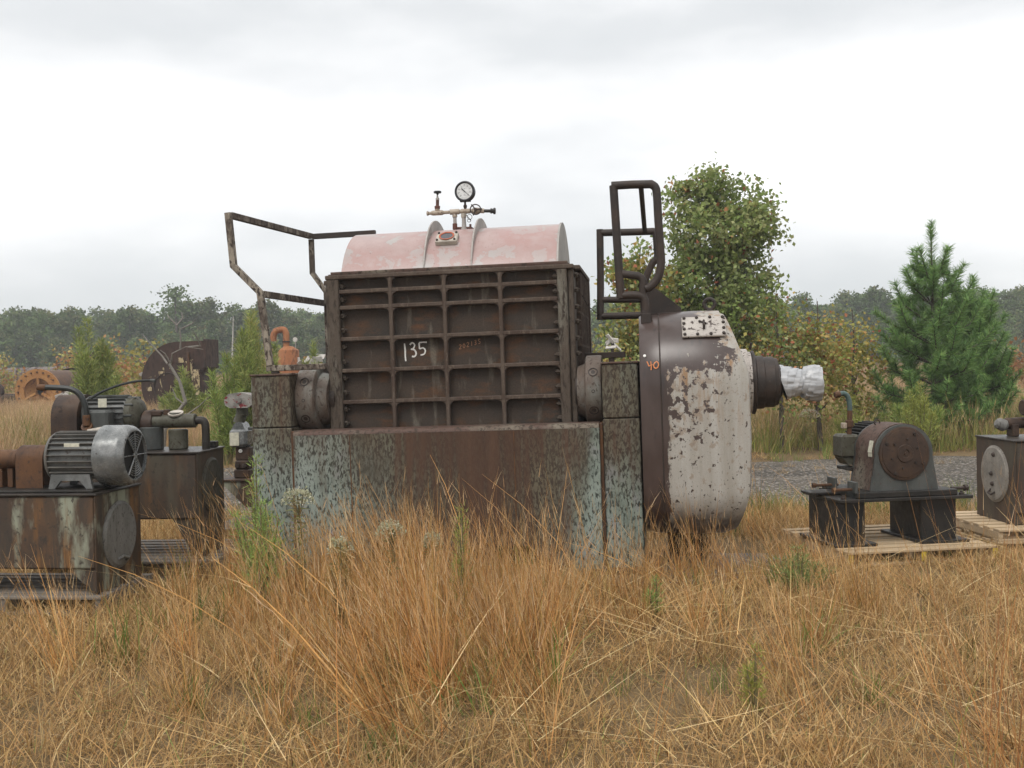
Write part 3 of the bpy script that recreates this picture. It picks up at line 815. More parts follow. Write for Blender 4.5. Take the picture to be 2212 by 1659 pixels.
for k in range(len(g_case.v) - 8, len(g_case.v)):
    g_case.v[k] = g_case.v[k] + Vector((gc.x, gc.y - .012, gc.z))
gauge = g_case.build('dial_gauge', MT['black_plastic'], mixer)
MB().lathe([(0.0, .0735), (.004, .0735)], gc + ga * .012, ga, 40).build('dial', MT['dial'], gauge)
gu = Vector((1, -.10, 0)).normalized(); gv = Vector((0, .03, 1)).normalized()
b = MB()
for k in range(9):
    a = R(-45 + 270 * k / 8)
    d = gu * math.cos(a) + gv * math.sin(a)
    b.tube([gc + ga * .0175 + d * .055, gc + ga * .0175 + d * .063], .0018, 4)
    if k % 1 == 0:
        q = gc + ga * .0172 + d * .047
        b.tube([q - gu * .004, q + gu * .004], .0016, 4)
b.tube([gc + ga * .0175 - gv * .034 - gu * .008, gc + ga * .0175 - gv * .034 + gu * .009], .0012, 4)
b.tube([gc + ga * .0175 + gv * .022 - gu * .006, gc + ga * .0175 + gv * .022 + gu * .006], .0010, 4)
b.build('dial_marks', MT['ink'], gauge)['kind'] = 'stuff'
d = (gu * .72 - gv * .70).normalized()
MB().tube([gc + ga * .019 - d * .036, gc + ga * .019 - d * .016, gc + ga * .019, gc + ga * .019 + d * .058], [.0042, .0035, .0022, .0012], 6).cyl(gc + ga * .017, gc + ga * .022, .0045, n=10).build('needle', MT['ink'], gauge)
# --- trunnion discs
def trunnion(x0, x1, face, c=(0.42, 1.405), r=0.285):
    dx = 1 if face > 0 else -1
    xa, xb = (x0, x1) if dx > 0 else (x1, x0)
    L = abs(x1 - x0)
    b = MB().lathe([(0, r - .05), (0.002, r - .006), (.012, r), (L * .62, r), (L * .66, r - .012), (L * .66 + .004, r - .06), (L - .03, r - .075), (L, r - .085)], (xa, c[0], c[1]), (dx, 0, 0), 56)
    o = b.build('trunnion', MT['trunnion'], mixer)
    for ang in (148, 212, 180):
        a = R(ang)
        p = Vector((xa + dx * L * .32, c[0] + math.cos(a) * r, c[1] + math.sin(a) * -r * -1))
        nrm = Vector((0, math.cos(a), math.sin(a)))
        if ang == 180:
            MB().lathe([(-.01, .014), (.0015, .014), (.0016, .009), (-.006, .009)], p, nrm, 14).build('grease_port', MT['iron'], o)
        else:
            MB().lathe([(-.03, .038), (.0035, .038), (.0036, .031), (-.014, .030), (-.014, .018), (.0, .017), (.0, .004)], p, nrm, 20).build('bolt_socket', MT['iron'], o)
    return o
trunnion(-1.290, -1.045, 1)
trunnion(1.018, 1.215, -1)
for xa, xb in ((1.0, 1.019), (-1.05, -1.0)):
    MB().cyl((xa, .42, 1.405), (xb, .42, 1.405), .14).build('trunnion_shaft', MT['iron'], mixer)
# --- handrail on the left
rail = MB()
H1 = math.sqrt(2) * .024
A = [(-1.778, .1, 2.96), (-1.748, .1, 2.523), (-1.53, .1, 2.297), (-1.468, .1, 1.700)]
rail.tube(A, H1, 4, up0=(0, 1, 0))
handrail = rail.build('handrail', MT['rail'], mixer, 20)
MB().tube([(-1.776, .13, 2.945), (-1.56, 1.5, 2.935)], H1, 4, up0=(0, 0, 1)).build('top_rail', MT['rail'], handrail, 20)
MB().tube([(-1.545, 1.5, 2.932), (-0.93, 1.5, 2.935)], H1, 4, up0=(0, 0, 1)).build('top_rail', MT['iron'], handrail, 20)
MB().tube([(-1.56, 1.5, 2.905), (-1.56, 1.5, 2.586), (-1.43, 1.5, 2.40), (-1.43, 1.5, 2.25)], H1 * .9, 4, up0=(0, 1, 0)).build('rear_post', MT['rail'], handrail, 20)
MB().tube([(-1.528, .13, 2.287), (-1.43, 1.47, 2.29)], H1 * 1.05, 4, up0=(0, 0, 1)).build('mid_rail', MT['rail'], handrail, 20)
MB().box((-1.50, .085, 1.652), (-1.0, .135, 1.70), .004).build('foot_bar', MT['rail'], handrail)
MB().tube([(-1.43, 1.5, 2.25), (-1.43, 1.5, 1.632)], H1 * .9, 4, up0=(0, 1, 0)).build('rear_post', MT['rail'], handrail, 20)
MB().box((-1.46, .09, 1.632), (-1.40, .13, 1.651), .003).build('foot_pad', MT['iron'], handrail)
MB().box((1.02, .78, 1.668), (1.395, .83, 1.718), .004).build('foot_bar', MT['iron'], mixer)
MB().box((1.25, .79, 1.632), (1.30, .82, 1.667), .003).build('foot_pad', MT['iron'], mixer)
# --- gear housing
hp = []
for k in range(13):                                  # profile in (y, z), clockwise from lower back
    a = R(180 + 90 - 90 * k / 12)
    hp.append((0.36 + 0.46 * math.cos(a) * 1.0, 0.64 + 0.37 * math.sin(a)))
prof = [(1.15, 0.27)] + hp
prof += [(-0.105, 1.0), (-0.105, 1.3)]
for k in range(15):
    a = R(180 - 90 * k / 14)
    prof.append((0.44 + 0.545 * math.cos(a), 1.42 + 0.575 * math.sin(a)))
prof += [(1.15, 1.995)]
def xr(z):
    if z > 1.52: return 2.335 - 0.145 * ((z - 1.52) / .48)
    if z < .8: return 2.335 - 0.115 * ((.8 - z) / .53) ** 1.7
    return 2.335
b = MB()
n = len(prof)
cols = [lambda z: 1.522, lambda z: 1.535, lambda z: 1.74, lambda z: 1.95, lambda z: 2.15, lambda z: xr(z) - .04, lambda z: xr(z) - .010, lambda z: xr(z)]
ins = [0.010, 0.0, -0.016, -0.022, -0.016, 0.004, 0.012, 0.036]
vs, fs = [], []
cen = Vector((0, 0.62, 1.1))
for cf, di in zip(cols, ins):
    for (y, z) in prof:
        dd = Vector((0, y, z)) - cen
        q = Vector((cf(z), y, z)) - Vector((0, dd.y, dd.z)).normalized() * di
        vs.append(q)
NC = len(cols) - 1
for i in range(NC):
    for k in range(n - 1):
        fs.append((i * n + k, (i + 1) * n + k, (i + 1) * n + k + 1, i * n + k + 1))
fs.append(tuple(range(n))); fs.append(tuple(NC * n + k for k in range(n)))
fs.append((0, NC * n, NC * n + n - 1, n - 1))
b.add(vs, fs)
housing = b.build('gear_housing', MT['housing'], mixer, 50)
MB().box((1.70, .70, .0), (2.05, 1.1, .262), .01).build('housing_foot', MT['dark'], mixer)  # coloured near black so it reads as the shaded space under the housing
MB().box((1.509, .4, .9), (1.521, 1.1, 1.5), .002).build('housing_joint', MT['dark'], mixer)
# flange seam strip on its left edge
sp = []
for (y, z) in prof[1:-1]:
    dd = (Vector((0, y, z)) - cen).normalized()
    sp.append(Vector((1.676, y, z)) + dd * .014)
MB().tube(sp, .0055, 6).build('seam', MT['iron'], housing)
MB().box((1.531, .38, 1.999), (2.135, 1.1, 2.011), .003).build('top_strap', MT['iron'], housing)
# bolted inspection cover on the shoulder
a = R(132)
pc = Vector((2.015, 0.44 + 0.567 * math.cos(a), 1.42 + 0.597 * math.sin(a)))
cm = Matrix.Translation(pc) @ Matrix.Rotation(R(48), 4, 'X')
cover = MB().box((-.165, -.105, .001), (.165, .105, .022), .006, cm).build('inspection_cover', MT['cover'], housing)
MB().tube([cm @ Vector((-.0, -.03, .02)), cm @ Vector((0, -.025, .06)), cm @ Vector((0, .012, .065)), cm @ Vector((0, .018, .02))], .009, 8).tube([cm @ Vector((-.035, .05, .03)), cm @ Vector((.0, .03, .03)), cm @ Vector((.02, .02, .03))], .007, 6).build('lift_handle', MT['iron'], housing)
cb = MB().lathe([(0, .0125), (.011, .0125), (.014, .009)], (0, 0, 0), (0, 0, 1), 6).build('bolt', MT['iron'], housing)
spots = [(-.145, .085), (-.05, .088), (.05, .088), (.145, .085), (-.145, -.085), (-.05, -.088), (.05, -.088), (.145, -.085), (-.148, .03), (-.148, -.03), (.148, .03), (.148, -.03)]
for i, (x, y) in enumerate(spots):
    if i == 0:
        cb.location = cm @ Vector((x, y, .022)); cb.rotation_euler = (R(48), 0, 0)
    else:
        inst(cb, housing, cm @ Vector((x, y, .022)), (R(48), 0, 0))
MB().torus((2.09, .55, 2.072), (.05, 1, 0), .043, .0145, 24, 10).box((2.065, .53, 2.008), (2.115, .57, 2.030), .004).build('eye_bolt', MT['iron'], housing)
MB().lathe([(0, .012), (.006, .010), (.008, .003)], (1.562, -.098, 1.665), (0, -1, .15), 12).build('white_plug', MT['chalk_white'], housing)
strokes('chalk_number', [bez([(1.578, 1.622), (1.586, 1.604), (1.592, 1.588), (1.612, 1.594), (1.620, 1.596)], 4), [(1.606, 1.622), (1.610, 1.59), (1.608, 1.556)], bez([(1.648, 1.618), (1.632, 1.605), (1.628, 1.585), (1.640, 1.568), (1.658, 1.576), (1.664, 1.600), (1.652, 1.618), (1.642, 1.614)], 4)], -0.107, 0.0042, MT['chalk_orange'], housing)
for v in bpy.data.objects[housing.children[-1].name].data.vertices:   # lay the chalk on the curved shoulder
    z = v.co.z
    if z > 1.42:
        yy = 0.44 - 0.545 * math.sqrt(max(0, 1 - ((z - 1.42) / 0.575) ** 2))
        v.co.y = yy - .012 + (v.co.y + .107)
# drive boss on the right end
MB().lathe([(0, .275), (.05, .275), (.06, .268), (.062, .25), (.085, .25), (.09, .24)], (2.315, .6, 1.425), (1, 0, 0), 48).build('boss_flange', MT['cover'], housing)
MB().lathe([(0, .255), (.02, .258), (.03, .235), (.035, .215), (.09, .215), (.10, .205), (.17, .205), (.18, .195), (.205, .19), (.215, .15), (.24, .11)], (2.406, .6, 1.425), (1, 0, 0), 40).build('drive_boss', MT['iron'], housing)
MB().cyl((2.64, .6, 1.425), (2.92, .6, 1.425), .062).build('drive_shaft', MT['iron'], housing)
MB().cyl((2.40, .52, 1.69), (2.405, .51, 1.745), .010, n=8).build('grease_nipple', MT['iron'], housing)
# --- tubular frame above the housing
P = .033
def yz(l, y): return [(x, y, z) for x, z in l]
fr = MB()
fr.tube([(1.389, .2, 2.128), (1.361, .2, 3.012)], P, 14)
pipe_frame = fr.build('pipe_frame', MT['iron'], mixer)
right_f = bez([(1.654, 3.006), (1.688, 2.975), (1.697, 2.90), (1.70, 2.748), (1.708, 2.513), (1.711, 2.387), (1.685, 2.279), (1.628, 2.211), (1.585, 2.193)], 4)
MB().tube(yz([(1.345, 3.012), (1.50, 3.012)] + right_f, .2), P, 14).build('bent_pipe', MT['iron'], pipe_frame)
MB().tube(yz(bez([(1.375, 2.146), (1.46, 2.148), (1.54, 2.140), (1.572, 2.115), (1.578, 2.06), (1.576, 1.99)], 4), .2), P * .95, 14).build('bent_pipe', MT['iron'], pipe_frame)
MB().tube(yz(bez([(1.405, 2.318), (1.48, 2.305), (1.535, 2.292), (1.566, 2.255), (1.562, 2.19), (1.564, 2.12)], 4), .205), P * .95, 14).build('bent_pipe', MT['iron'], pipe_frame)
back_r = bez([(1.66, 2.757), (1.682, 2.73), (1.688, 2.62), (1.687, 2.533), (1.642, 2.474), (1.595, 2.38), (1.565, 2.277), (1.56, 2.19)], 4)
MB().tube(yz([(1.20, 2.768), (1.5, 2.76)] + back_r, 1.1), P * .95, 14).build('bent_pipe', MT['iron'], pipe_frame)
MB().tube(yz([(1.20, 2.798), (1.192, 2.4), (1.178, 2.008)], 1.1), P * .95, 14).build('rear_leg', MT['iron'], pipe_frame)
MB().tube(yz([(1.18, 2.039), (1.58, 2.033)], 1.1), P * .95, 14).build('bent_pipe', MT['iron'], pipe_frame)
MB().tube(yz([(1.19, 2.183), (1.58, 2.168)], 1.1), P * .85, 14).build('bent_pipe', MT['iron'], pipe_frame)
MB().tube([(1.575, .2, 2.995), (1.588, 1.1, 2.752)], P * .62, 10).build('tie_bar', MT['iron'], pipe_frame)
MB().tube([(1.560, 1.1, 2.20), (1.560, 1.1, 2.0)], P, 12).build('rear_leg', MT['iron'], pipe_frame)
MB().prism([(1.585, 2.215), (1.66, 2.215), (1.862, 2.045), (1.862, 2.012), (1.56, 2.012), (1.56, 2.15)], 1, .44, .456).build('gusset_plate', MT['iron'], pipe_frame)
MB().box((1.545, .17, 1.955), (1.60, .23, 2.02), .004).box((1.54, .165, 1.92), (1.62, .46, 2.0), .004).build('clamp_block', MT['iron'], pipe_frame)

MB().tube([(1.055, .62, 2.20), (1.09, .8, 2.12), (1.14, 1.0, 2.07), (1.178, 1.09, 2.06)], .004, 5).build('loose_wire', MT['iron'], mixer)
# --- plastic bag tied over the drive shaft
vs, fs = [], []
rr = [(2.632, .150, .10), (2.66, .150, .5), (2.70, .134, .8), (2.74, .126, .9), (2.775, .118, .7), (2.79, .108, .2), (2.80, .110, .2), (2.83, .138, .7), (2.86, .150, .9), (2.90, .156, .8), (2.935, .154, .7), (2.945, .147, .5), (2.948, .05, .1)]
from mathutils import noise as mnoise
NB, NR = 110, 60
for i in range(NR):
    f = i / (NR - 1) * (len(rr) - 1)
    j = min(int(f), len(rr) - 2); f -= j
    x, r, wr = (p + (q - p) * f for p, q in zip(rr[j], rr[j + 1]))
    for k in range(NB):
        a = 2 * math.pi * k / NB
        q = Vector((math.cos(a) * 2.2, math.sin(a) * 2.2, x * 7))
        q2 = Vector((math.cos(a) * 4 + 3, math.sin(a) * 4, x * 9))
        fold = (.5 - abs(mnoise.noise(q)) * 1.9) + .55 * (.4 - abs(mnoise.noise(q2)) * 1.9) + .12 * mnoise.noise(q2 * 2.3)
        r_ = r * .93; g = r_ / r * (1 + wr * .11 * fold)
        sx = .014 * math.sin(a * 5 + i) * (i > 4) - (.05 * math.sin(a) * max(0, 1 - (x - 2.632) / .09))
        vs.append((x + sx, .6 + r * g * math.cos(a), 1.42 + r * g * math.sin(a) - (.014 if x > 2.8 else 0)))
for i in range(NR - 1):
    for k in range(NB):
        k2 = (k + 1) % NB
        fs.append((i * NB + k, i * NB + k2, (i + 1) * NB + k2, (i + 1) * NB + k))
fs.append(tuple((NR - 1) * NB + k for k in range(NB)))
t = NT('plastic_film')
nz = t.noise(t.mp((1, 6, 6)), 9, 4)
t.bump(nz, 0.3, 0.01)
t.fin(t.mix(t.ramp(t.noise(t.obj, 7, 4), .4, .65), (0.30, 0.305, 0.315, 1), (0.44, 0.445, 0.455, 1)), 0.28, 0, 0.5)
bag = MB().add(vs, fs).build('plastic_bag', t.m, None, 70)
bag.location = mixer.location; bag.rotation_euler = mixer.rotation_euler
tag(bag, 'crumpled white plastic bag tied over the drive shaft of the gear housing', 'plastic bag')
slab = MB().prism([(1.15, -0.32), (2.15, -0.25), (2.75, -0.02), (2.75, 0.9), (1.15, 0.9)], 2, -0.02, 0.045).build('concrete_slab', weathered('concrete', (0.23, 0.22, 0.205, 1), (0.17, 0.16, 0.145, 1), (0.29, 0.28, 0.26, 1), 5, 40, streak=(1, 1, 1)))
slab.location = (-0.5, 8.0, -0.02); slab.rotation_euler = (0, 0, R(-8))
slab['kind'] = 'structure'

# ------------------------------------------------------------------ pallets
board_cache = {}
def pallet(label, loc, rz, L, D, z_top, mat, nboards=9, nstr=3, yellow=False, layers=1, along='x'):
    """deck boards run along local x, stringers along local y"""
    t = thing('wooden_pallet', label, 'pallet', loc, (0, 0, rz), 'wooden pallets under the machines')
    def board(lx, ly, lz, m):
        key = (round(lx, 3), round(ly, 3), round(lz, 3), m)
        if key not in board_cache:
            o = MB().box((-lx / 2, -ly / 2, -lz / 2), (lx / 2, ly / 2, lz / 2), .003).build('tmp', MT[m])
            board_cache[key] = o.data
            bpy.data.objects.remove(o)
        return board_cache[key]
    H = z_top / layers
    th = .02
    for k in range(layers):
        z1 = z_top - k * H
        bw = D / nboards * .66
        for i in range(nboards):
            y = bw / 2 + (D - bw) * i / (nboards - 1)
            o = link('deck_board', board(L, bw, th, mat), t, (L / 2 + random.uniform(-.008, .008), y, z1 - th / 2))
            o.rotation_euler = (random.uniform(-.006, .006), 0, random.uniform(-.008, .008))
        hs = H - 2 * th - .002
        for i in range(nstr):
            x = .025 + (L - .05) * i / (nstr - 1)
            o = link('stringer', board(.04, D - .02, hs, mat), t, (x, D / 2, z1 - th - hs / 2 - .001))
            if yellow and k == 0:
                e = link('yellow_end', board(.041, .004, hs * .98, 'yellow_end'), t, (x, .0075, z1 - th - hs / 2 - .001))
        for i in range(3 if D > .9 else 2):
            y = .05 + (D - .1) * i / (2 if D > .9 else 1)
            link('bottom_board', board(L, .09, th, mat), t, (L / 2, y, z1 - H + th / 2))
    return t

# ------------------------------------------------------------------ electric motor pieces (axis along +x, centre line at y=yc, z=zc)
def motor(parent, x0, x1, yc, zc, r, fin_mat, body_mat, fins=26, foot_z=None):
    body = MB().lathe([(0, r * .45), (.004, r * .8), (.02, r * .86), (x1 - x0 - .02, r * .86), (x1 - x0, r * .8)], (x0, yc, zc), (1, 0, 0), 40).build('motor', body_mat, parent)
    for k in range(fins):
        a = 2 * math.pi * (k + .5) / fins
        c, s = math.cos(a), math.sin(a)
        if s < -.80:
            continue
        M = Matrix(((1, 0, 0, 0), (0, c, -s, yc), (0, s, c, zc), (0, 0, 0, 1)))
        MB().box((x0 + .035, r * .85, -.0035), (x1 - .01, r * 1.0, .0035), .002, M).build('cooling_fin', fin_mat, body)
    MB().lathe([(0, r * .55), (.012, r * .9), (.03, r * .97), (.038, r * .97), (.04, r * .9)], (x0 - .004, yc, zc), (1, 0, 0), 36).build('end_bell', fin_mat, body)
    if foot_z is not None:
        xm = (x0 + x1) / 2
        for s in (-1, 1):
            y = yc + s * r * .75
            poly = [(x0 + .03, foot_z), (x0 + .075, foot_z), (x0 + .12, foot_z + .055), (x1 - .12, foot_z + .055), (x1 - .075, foot_z), (x1 - .03, foot_z), (x1 - .05, foot_z + .10), (x0 + .05, foot_z + .10)]
            MB().prism(poly, 1, y - .012, y + .012).build('motor_foot', body_mat, body)
    return body
def fan_cover(parent, x0, x1, yc, zc, r, mat, grille=True):
    """bell shaped cowl with a round grille on its +x end"""
    L = x1 - x0
    o = MB().lathe([(0, r * .97), (.004, r), (L * .72, r), (L * .86, r * .97), (L * .96, r * .90), (L, r * .82), (L, r * .80), (L - .02, r * .78)], (x0, yc, zc), (1, 0, 0), 48, capped=False).build('fan_cowl', mat, parent)
    MB().lathe([(0, r * .80), (.003, r * .79)], (x0 + L - .024, yc, zc), (1, 0, 0), 36).build('cowl_shade', MT['dark'], o)  # near-black disc, stands in for the shade of the recess behind the grille
    b = MB()
    for k in range(8):
        rr_ = r * (.16 + .075 * k)
        for a0 in (52, 232):
            b.tube([(x1 - .004, yc + rr_ * math.cos(R(a0 + 76 * q / 8)), zc + rr_ * math.sin(R(a0 + 76 * q / 8))) for q in range(9)], .0035, 5)
    b.build('grille', mat, o)['kind'] = 'stuff'
    for a in (0, 52, 90, 128, 180, 232, 270, 308):
        c, s = math.cos(R(a)), math.sin(R(a))
        MB().tube([(x1 - .002, yc + .02 * c, zc + .02 * s), (x1 - .004, yc + r * .81 * c, zc + r * .81 * s)], .0055 if a % 90 else .004, 5).build('grille_spoke', mat, o)
    MB().lathe([(0, .026), (.006, .024), (.007, .011), (.002, .010)], (x1 - .004, yc, zc), (1, 0, 0), 16).build('grille_hub', mat, o)
    return o
def tank(parent, x0, x1, y0, y1, z0, z1, zleg, mat, cover_mat, end=1, cover_r=.235, cover_z=None):
    """oil tank: box shell, overhanging lid, end plates that reach down as legs, round cover on one end"""
    t = MB().box((x0 + .008, y0, z0), (x1 - .008, y1, z1), .012).build('tank', mat, parent)
    MB().box((x0 - .012, y0 - .014, z1 + .001), (x1 + .012, y1 + .014, z1 + .017), .004).build('tank_lid', MT['tank_top'], t)
    for xa in ((x0, x0 + .007), (x1 - .007, x1)):
        MB().box((xa[0], y0 - .006, zleg), (xa[1], y1 + .006, z1), .002).build('end_plate', mat, t)
    for y in (y0 + .02, y1 - .03):
        MB().prism([(x1 - .008, z0 - .001), (x1 - .22, z0 - .001), (x1 - .05, zleg + .02), (x1 - .008, zleg)], 1, y, y + .012).build('leg_gusset', mat, t)
        MB().prism([(x0 + .008, z0 - .001), (x0 + .22, z0 - .001), (x0 + .05, zleg + .02), (x0 + .008, zleg)], 1, y, y + .012).build('leg_gusset', mat, t)
    xe = x1 if end > 0 else x0
    zc = cover_z or (z0 + z1) / 2 - .03
    c = MB().lathe([(0, cover_r), (.008, cover_r), (.012, cover_r - .012), (.020, cover_r - .02), (.022, cover_r - .04), (.018, .02)], (xe, (y0 + y1) / 2, zc), (end, 0, 0), 44).build('round_cover', cover_mat, t)
    return t, c, (xe, (y0 + y1) / 2, zc)

# ------------------------------------------------------------------ unit A, nearest left
OA = (-2.82, 6.82, 0)
pallet('weathered grey pallet under the nearest motor tank at the left edge', OA, R(-6), -1.6 + 3.0, .8, .13, 'wood_grey', 7, 3).location = (-2.82 - 1.36 * math.cos(R(6)), 6.80 + 1.36 * math.sin(R(6)), 0)
ua = thing('pump_unit', 'rust streaked oil tank with grey finned motor on top, nearest at left', 'pump unit', OA, (0, 0, R(-6)), 'motor driven oil tank units')
ta, ca, cp = tank(ua, -1.25, -.02, .06, .70, .30, .798, .1305, MT['tank_a'], MT['round_cover'], 1, .236, .49)
MB().tube([(cp[0] + .02, cp[1] - .06, cp[2] - .17), (cp[0] + .05, cp[1] - .04, cp[2] - .15), (cp[0] + .05, cp[1] + .03, cp[2] - .17), (cp[0] + .02, cp[1] + .05, cp[2] - .19)], .011, 8).build('cover_handle', MT['round_cover'], ta)
MB().box((-.9, .10, .816), (-.06, .62, .832), .004).build('motor_base', MT['steel_black'], ua)
ma = motor(ua, -.46, -.08, .34, 1.045, .182, MT['motor_fin'], MT['motor_grey'], 26, .833)
MB().box((-.29, .155, 1.125), (-.18, .162, 1.15), .001).build('name_plate', MT['sticker'], ma)
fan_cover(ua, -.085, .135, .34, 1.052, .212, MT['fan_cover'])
# coupling guard: inverted U with side skirts, then a slimmer pump shaft sleeve
gp = [(.34 + .10 * math.cos(R(a)), 1.03 + .10 * math.sin(R(a))) for a in range(0, 181, 15)]
gp = [(.44, .833)] + gp + [(.24, .833)] + [(.252, .833)] + [(.34 - .088 * math.cos(R(a)), 1.03 + .088 * math.sin(R(a))) for a in range(0, 181, 15)] + [(.428, .833)]
MB().prism(gp, 0, -.70, -.50).build('coupling_guard', MT['rust_orange'], ua)
MB().cyl((-.50, .34, 1.045), (-.455, .34, 1.045), .045).build('coupling', MT['iron'], ua)
MB().lathe([(0, .068), (.40, .068), (.405, .074), (.42, .074)], (-1.14, .34, 1.03), (1, 0, 0), 24).build('pump_sleeve', MT['rust_orange'], ua)
for x in (-.78, -.86, -.96):
    MB().box((x - .02, .30, .833), (x + .02, .38, .966), .003).build('sleeve_stand', MT['rust_orange'], ua)
MB().cyl((-.72, .34, 1.04), (-.70, .34, 1.04), .04).build('coupling', MT['iron'], ua)
# ------------------------------------------------------------------ unit B, behind it
OB = (-2.49, 8.0, 0)
pallet('weathered grey pallet under the second motor tank, beside the mixer', (-2.49 - 1.22, 7.93 + .06, 0), R(-3), 1.36, 1.05, .155, 'wood_grey', 8, 3)
ub = thing('pump_unit', 'dark grimy oil tank with motor and olive pump, behind the nearest one', 'pump unit', OB, (0, 0, R(-3)), 'motor driven oil tank units')
tb, cb_, cp = tank(ub, -1.20, 0, .02, .62, .47, .985, .156, MT['tank_b'], MT['round_cover_dark'], 1, .225, .71)
mb = motor(ub, -1.02, -.66, .33, 1.29, .165, MT['blue_grey'], MT['motor_grey'], 22, 1.02)
MB().lathe([(0, .145), (.05, .150), (.09, .12), (.11, .075)], (-.665, .33, 1.29), (1, 0, 0), 32).build('end_bell', MT['olive'], mb)
for k in range(10):
    a = 2 * math.pi * k / 10
    MB().box((0, .125, -.008), (.07, .155, .008), .003, Matrix.Translation((-.665, .33, 1.29)) @ Matrix.Rotation(a, 4, 'X')).build('bell_rib', MT['blue_grey'], mb)
gw = [(.33 + .195 * math.cos(R(a)), 1.27 + .195 * math.sin(R(a))) for a in range(0, 181, 12)]
MB().prism([(.525, 1.003)] + gw + [(.135, 1.003)], 0, -1.24, -1.025).build('fan_hood', MT['rust_disc'], ub)
MB().box((-.93, .02, 1.12), (-.72, .16, 1.34), .02).build('terminal_box', MT['blue_grey'], mb)
MB().box((-.83, .10, 1.36), (-.76, .105, 1.43), .001).build('name_plate', MT['sticker'], mb)
MB().tube(bez([(-1.223, .0, 1.528), (-1.133, .0, 1.526), (-.998, .0, 1.511), (-.925, .0, 1.462), (-.885, .0, 1.37), (-.880, .0, 1.30)], 6), .023, 10).build('black_hose', MT['rubber'], ub)
MB().cyl((-1.27, .0, 1.530), (-1.20, .0, 1.528), .026, n=12, bev=.003).build('hose_end', MT['rust_orange'], ub)
MB().cyl((-.880, .0, 1.305), (-.880, .0, 1.22), .03, n=12, bev=.003).cyl((-.88, .0, 1.22), (-.88, .05, 1.18), .045, n=12).build('hose_joint', MT['rust_orange'], ub)
MB().cyl((-.86, -.02, 1.17), (-.74, -.02, 1.19), .024, n=12, bev=.004).build('white_elbow', MT['white_flange'], ub)
MB().tube(bez([(-.935, .2, 1.43), (-.87, .22, 1.475), (-.74, .26, 1.53), (-.611, .30, 1.562), (-.482, .32, 1.570)], 6), .0105, 8).build('loose_cable', MT['rubber'], ub)
MB().tube([(-.49, .32, 1.5695), (-.45, .32, 1.566)], .014, 8).build('cable_end', MT['blue_grey'], ub)
# pump on top of the tank
MB().lathe([(0, .09), (.02, .11), (.10, .11), (.11, .075), (.14, .07)], (-.56, .34, 1.215), (1, 0, 0), 26).build('pump_bell', MT['rust_disc'], ub)
MB().cyl((-.46, .30, 1.235), (-.11, .30, 1.235), .058, n=22, bev=.006).build('pump_barrel', MT['olive'], ub)
MB().cyl((-.50, .30, 1.28), (-.44, .30, 1.30), .04, n=8).box((-.47, .25, 1.275), (-.38, .35, 1.325), .01).box((-.37, .27, 1.28), (-.33, .33, 1.33), .006).build('valve_block', MT['rust_disc'], ub)
MB().lathe([(0, .060), (.012, .062), (.014, .05), (.016, .048)], (-.27, .285, 1.292), (0, -.35, 1), 26).build('filler_ring', MT['white_flange'], ub)
MB().cyl((-.27, .285, 1.27), (-.27, .28, 1.306), .05, n=22).build('filler_cap', MT['olive'], ub)
MB().cyl((-.48, .30, 1.003), (-.48, .30, 1.19), .095, n=20, bev=.008).build('filter_housing', MT['blue_grey'], ub)
MB().cyl((-.27, .33, 1.003), (-.27, .33, 1.165), .078, n=20, bev=.008).build('filter_housing', MT['olive'], ub)
MB().tube(bez([(-.11, .30, 1.235), (-.06, .30, 1.236), (-.035, .30, 1.21), (-.03, .30, 1.15), (-.03, .30, 1.004)], 5), .032, 14).build('return_elbow', MT['steel_black'], ub)
MB().box((-.02 - .05, .44, 1.003), (.0, .52, 1.055), .006).build('breather_cap', MT['steel_black'], ub)
MB().box((-.66, .20, 1.003), (-.58, .46, 1.20), .01).build('pump_bracket', MT['olive'], ub)
# ------------------------------------------------------------------ unit C, behind the left end of the mixer
OC = (-2.60, 10.0, 0)
pallet('grey pallet under the valve stand, just left of the mixer', (-2.95, 9.75, 0), R(-4), 1.3, .9, .13, 'wood_grey', 7, 3)
uc = thing('valve_stand', 'valve stand with chipped red and grey head and grey switch box, left of mixer', 'valve stand', OC, (0, 0, R(-4)))
tc = MB().prism([(-.30, .555), (.9, .555), (.9, .30), (-.04, .30)], 1, .0, .5).build('stand_bracket', MT['tank_a'], uc)
MB().box((-.32, -.02, .556), (.9, .52, .575), .004).build('stand_plate', MT['rust_disc'], uc)
for x in (.0, .75):
    MB().box((x, .05, .1305), (x + .10, .45, .299), .005).build('stand_leg', MT['tank_b'], uc)
MB().box((-.19, .10, .576), (-.03, .30, .66), .01).box((-.18, .11, .66), (-.04, .29, .75), .014).box((-.175, .12, .75), (-.03, .28, .88), .008).build('valve_body', MT['rust_disc'], uc)
MB().lathe([(0, .018), (.01, .018), (.012, .010), (.0, .009)], (-.12, .118, .845), (0, -1, 0), 14).build('port_ring', MT['chalk_white'], uc)
MB().lathe([(0, .02), (.02, .022), (.022, .01)], (-.15, .10, .70), (0, -1, 0), 10).lathe([(0, .02), (.02, .022), (.022, .01)], (-.08, .10, .70), (0, -1, 0), 10).build('port_plug', MT['iron'], uc)
gx = MB().box((-.225, .08, .882), (-.045, .30, 1.07), .03).prism([(-.20, 1.06), (-.07, 1.06), (-.085, 1.11), (-.11, 1.13), (-.15, 1.13), (-.18, 1.11)], 1, .10, .28).build('switch_box', MT['fan_cover'], uc)
MB().box((-.215, .0745, .90), (-.12, .0795, 1.03), .002).build('name_plate', MT['sticker'], uc)
MB().box((-.045, .12, 1.05), (.10, .2, 1.08), .006).build('cable_gland', MT['blue_grey'], uc)
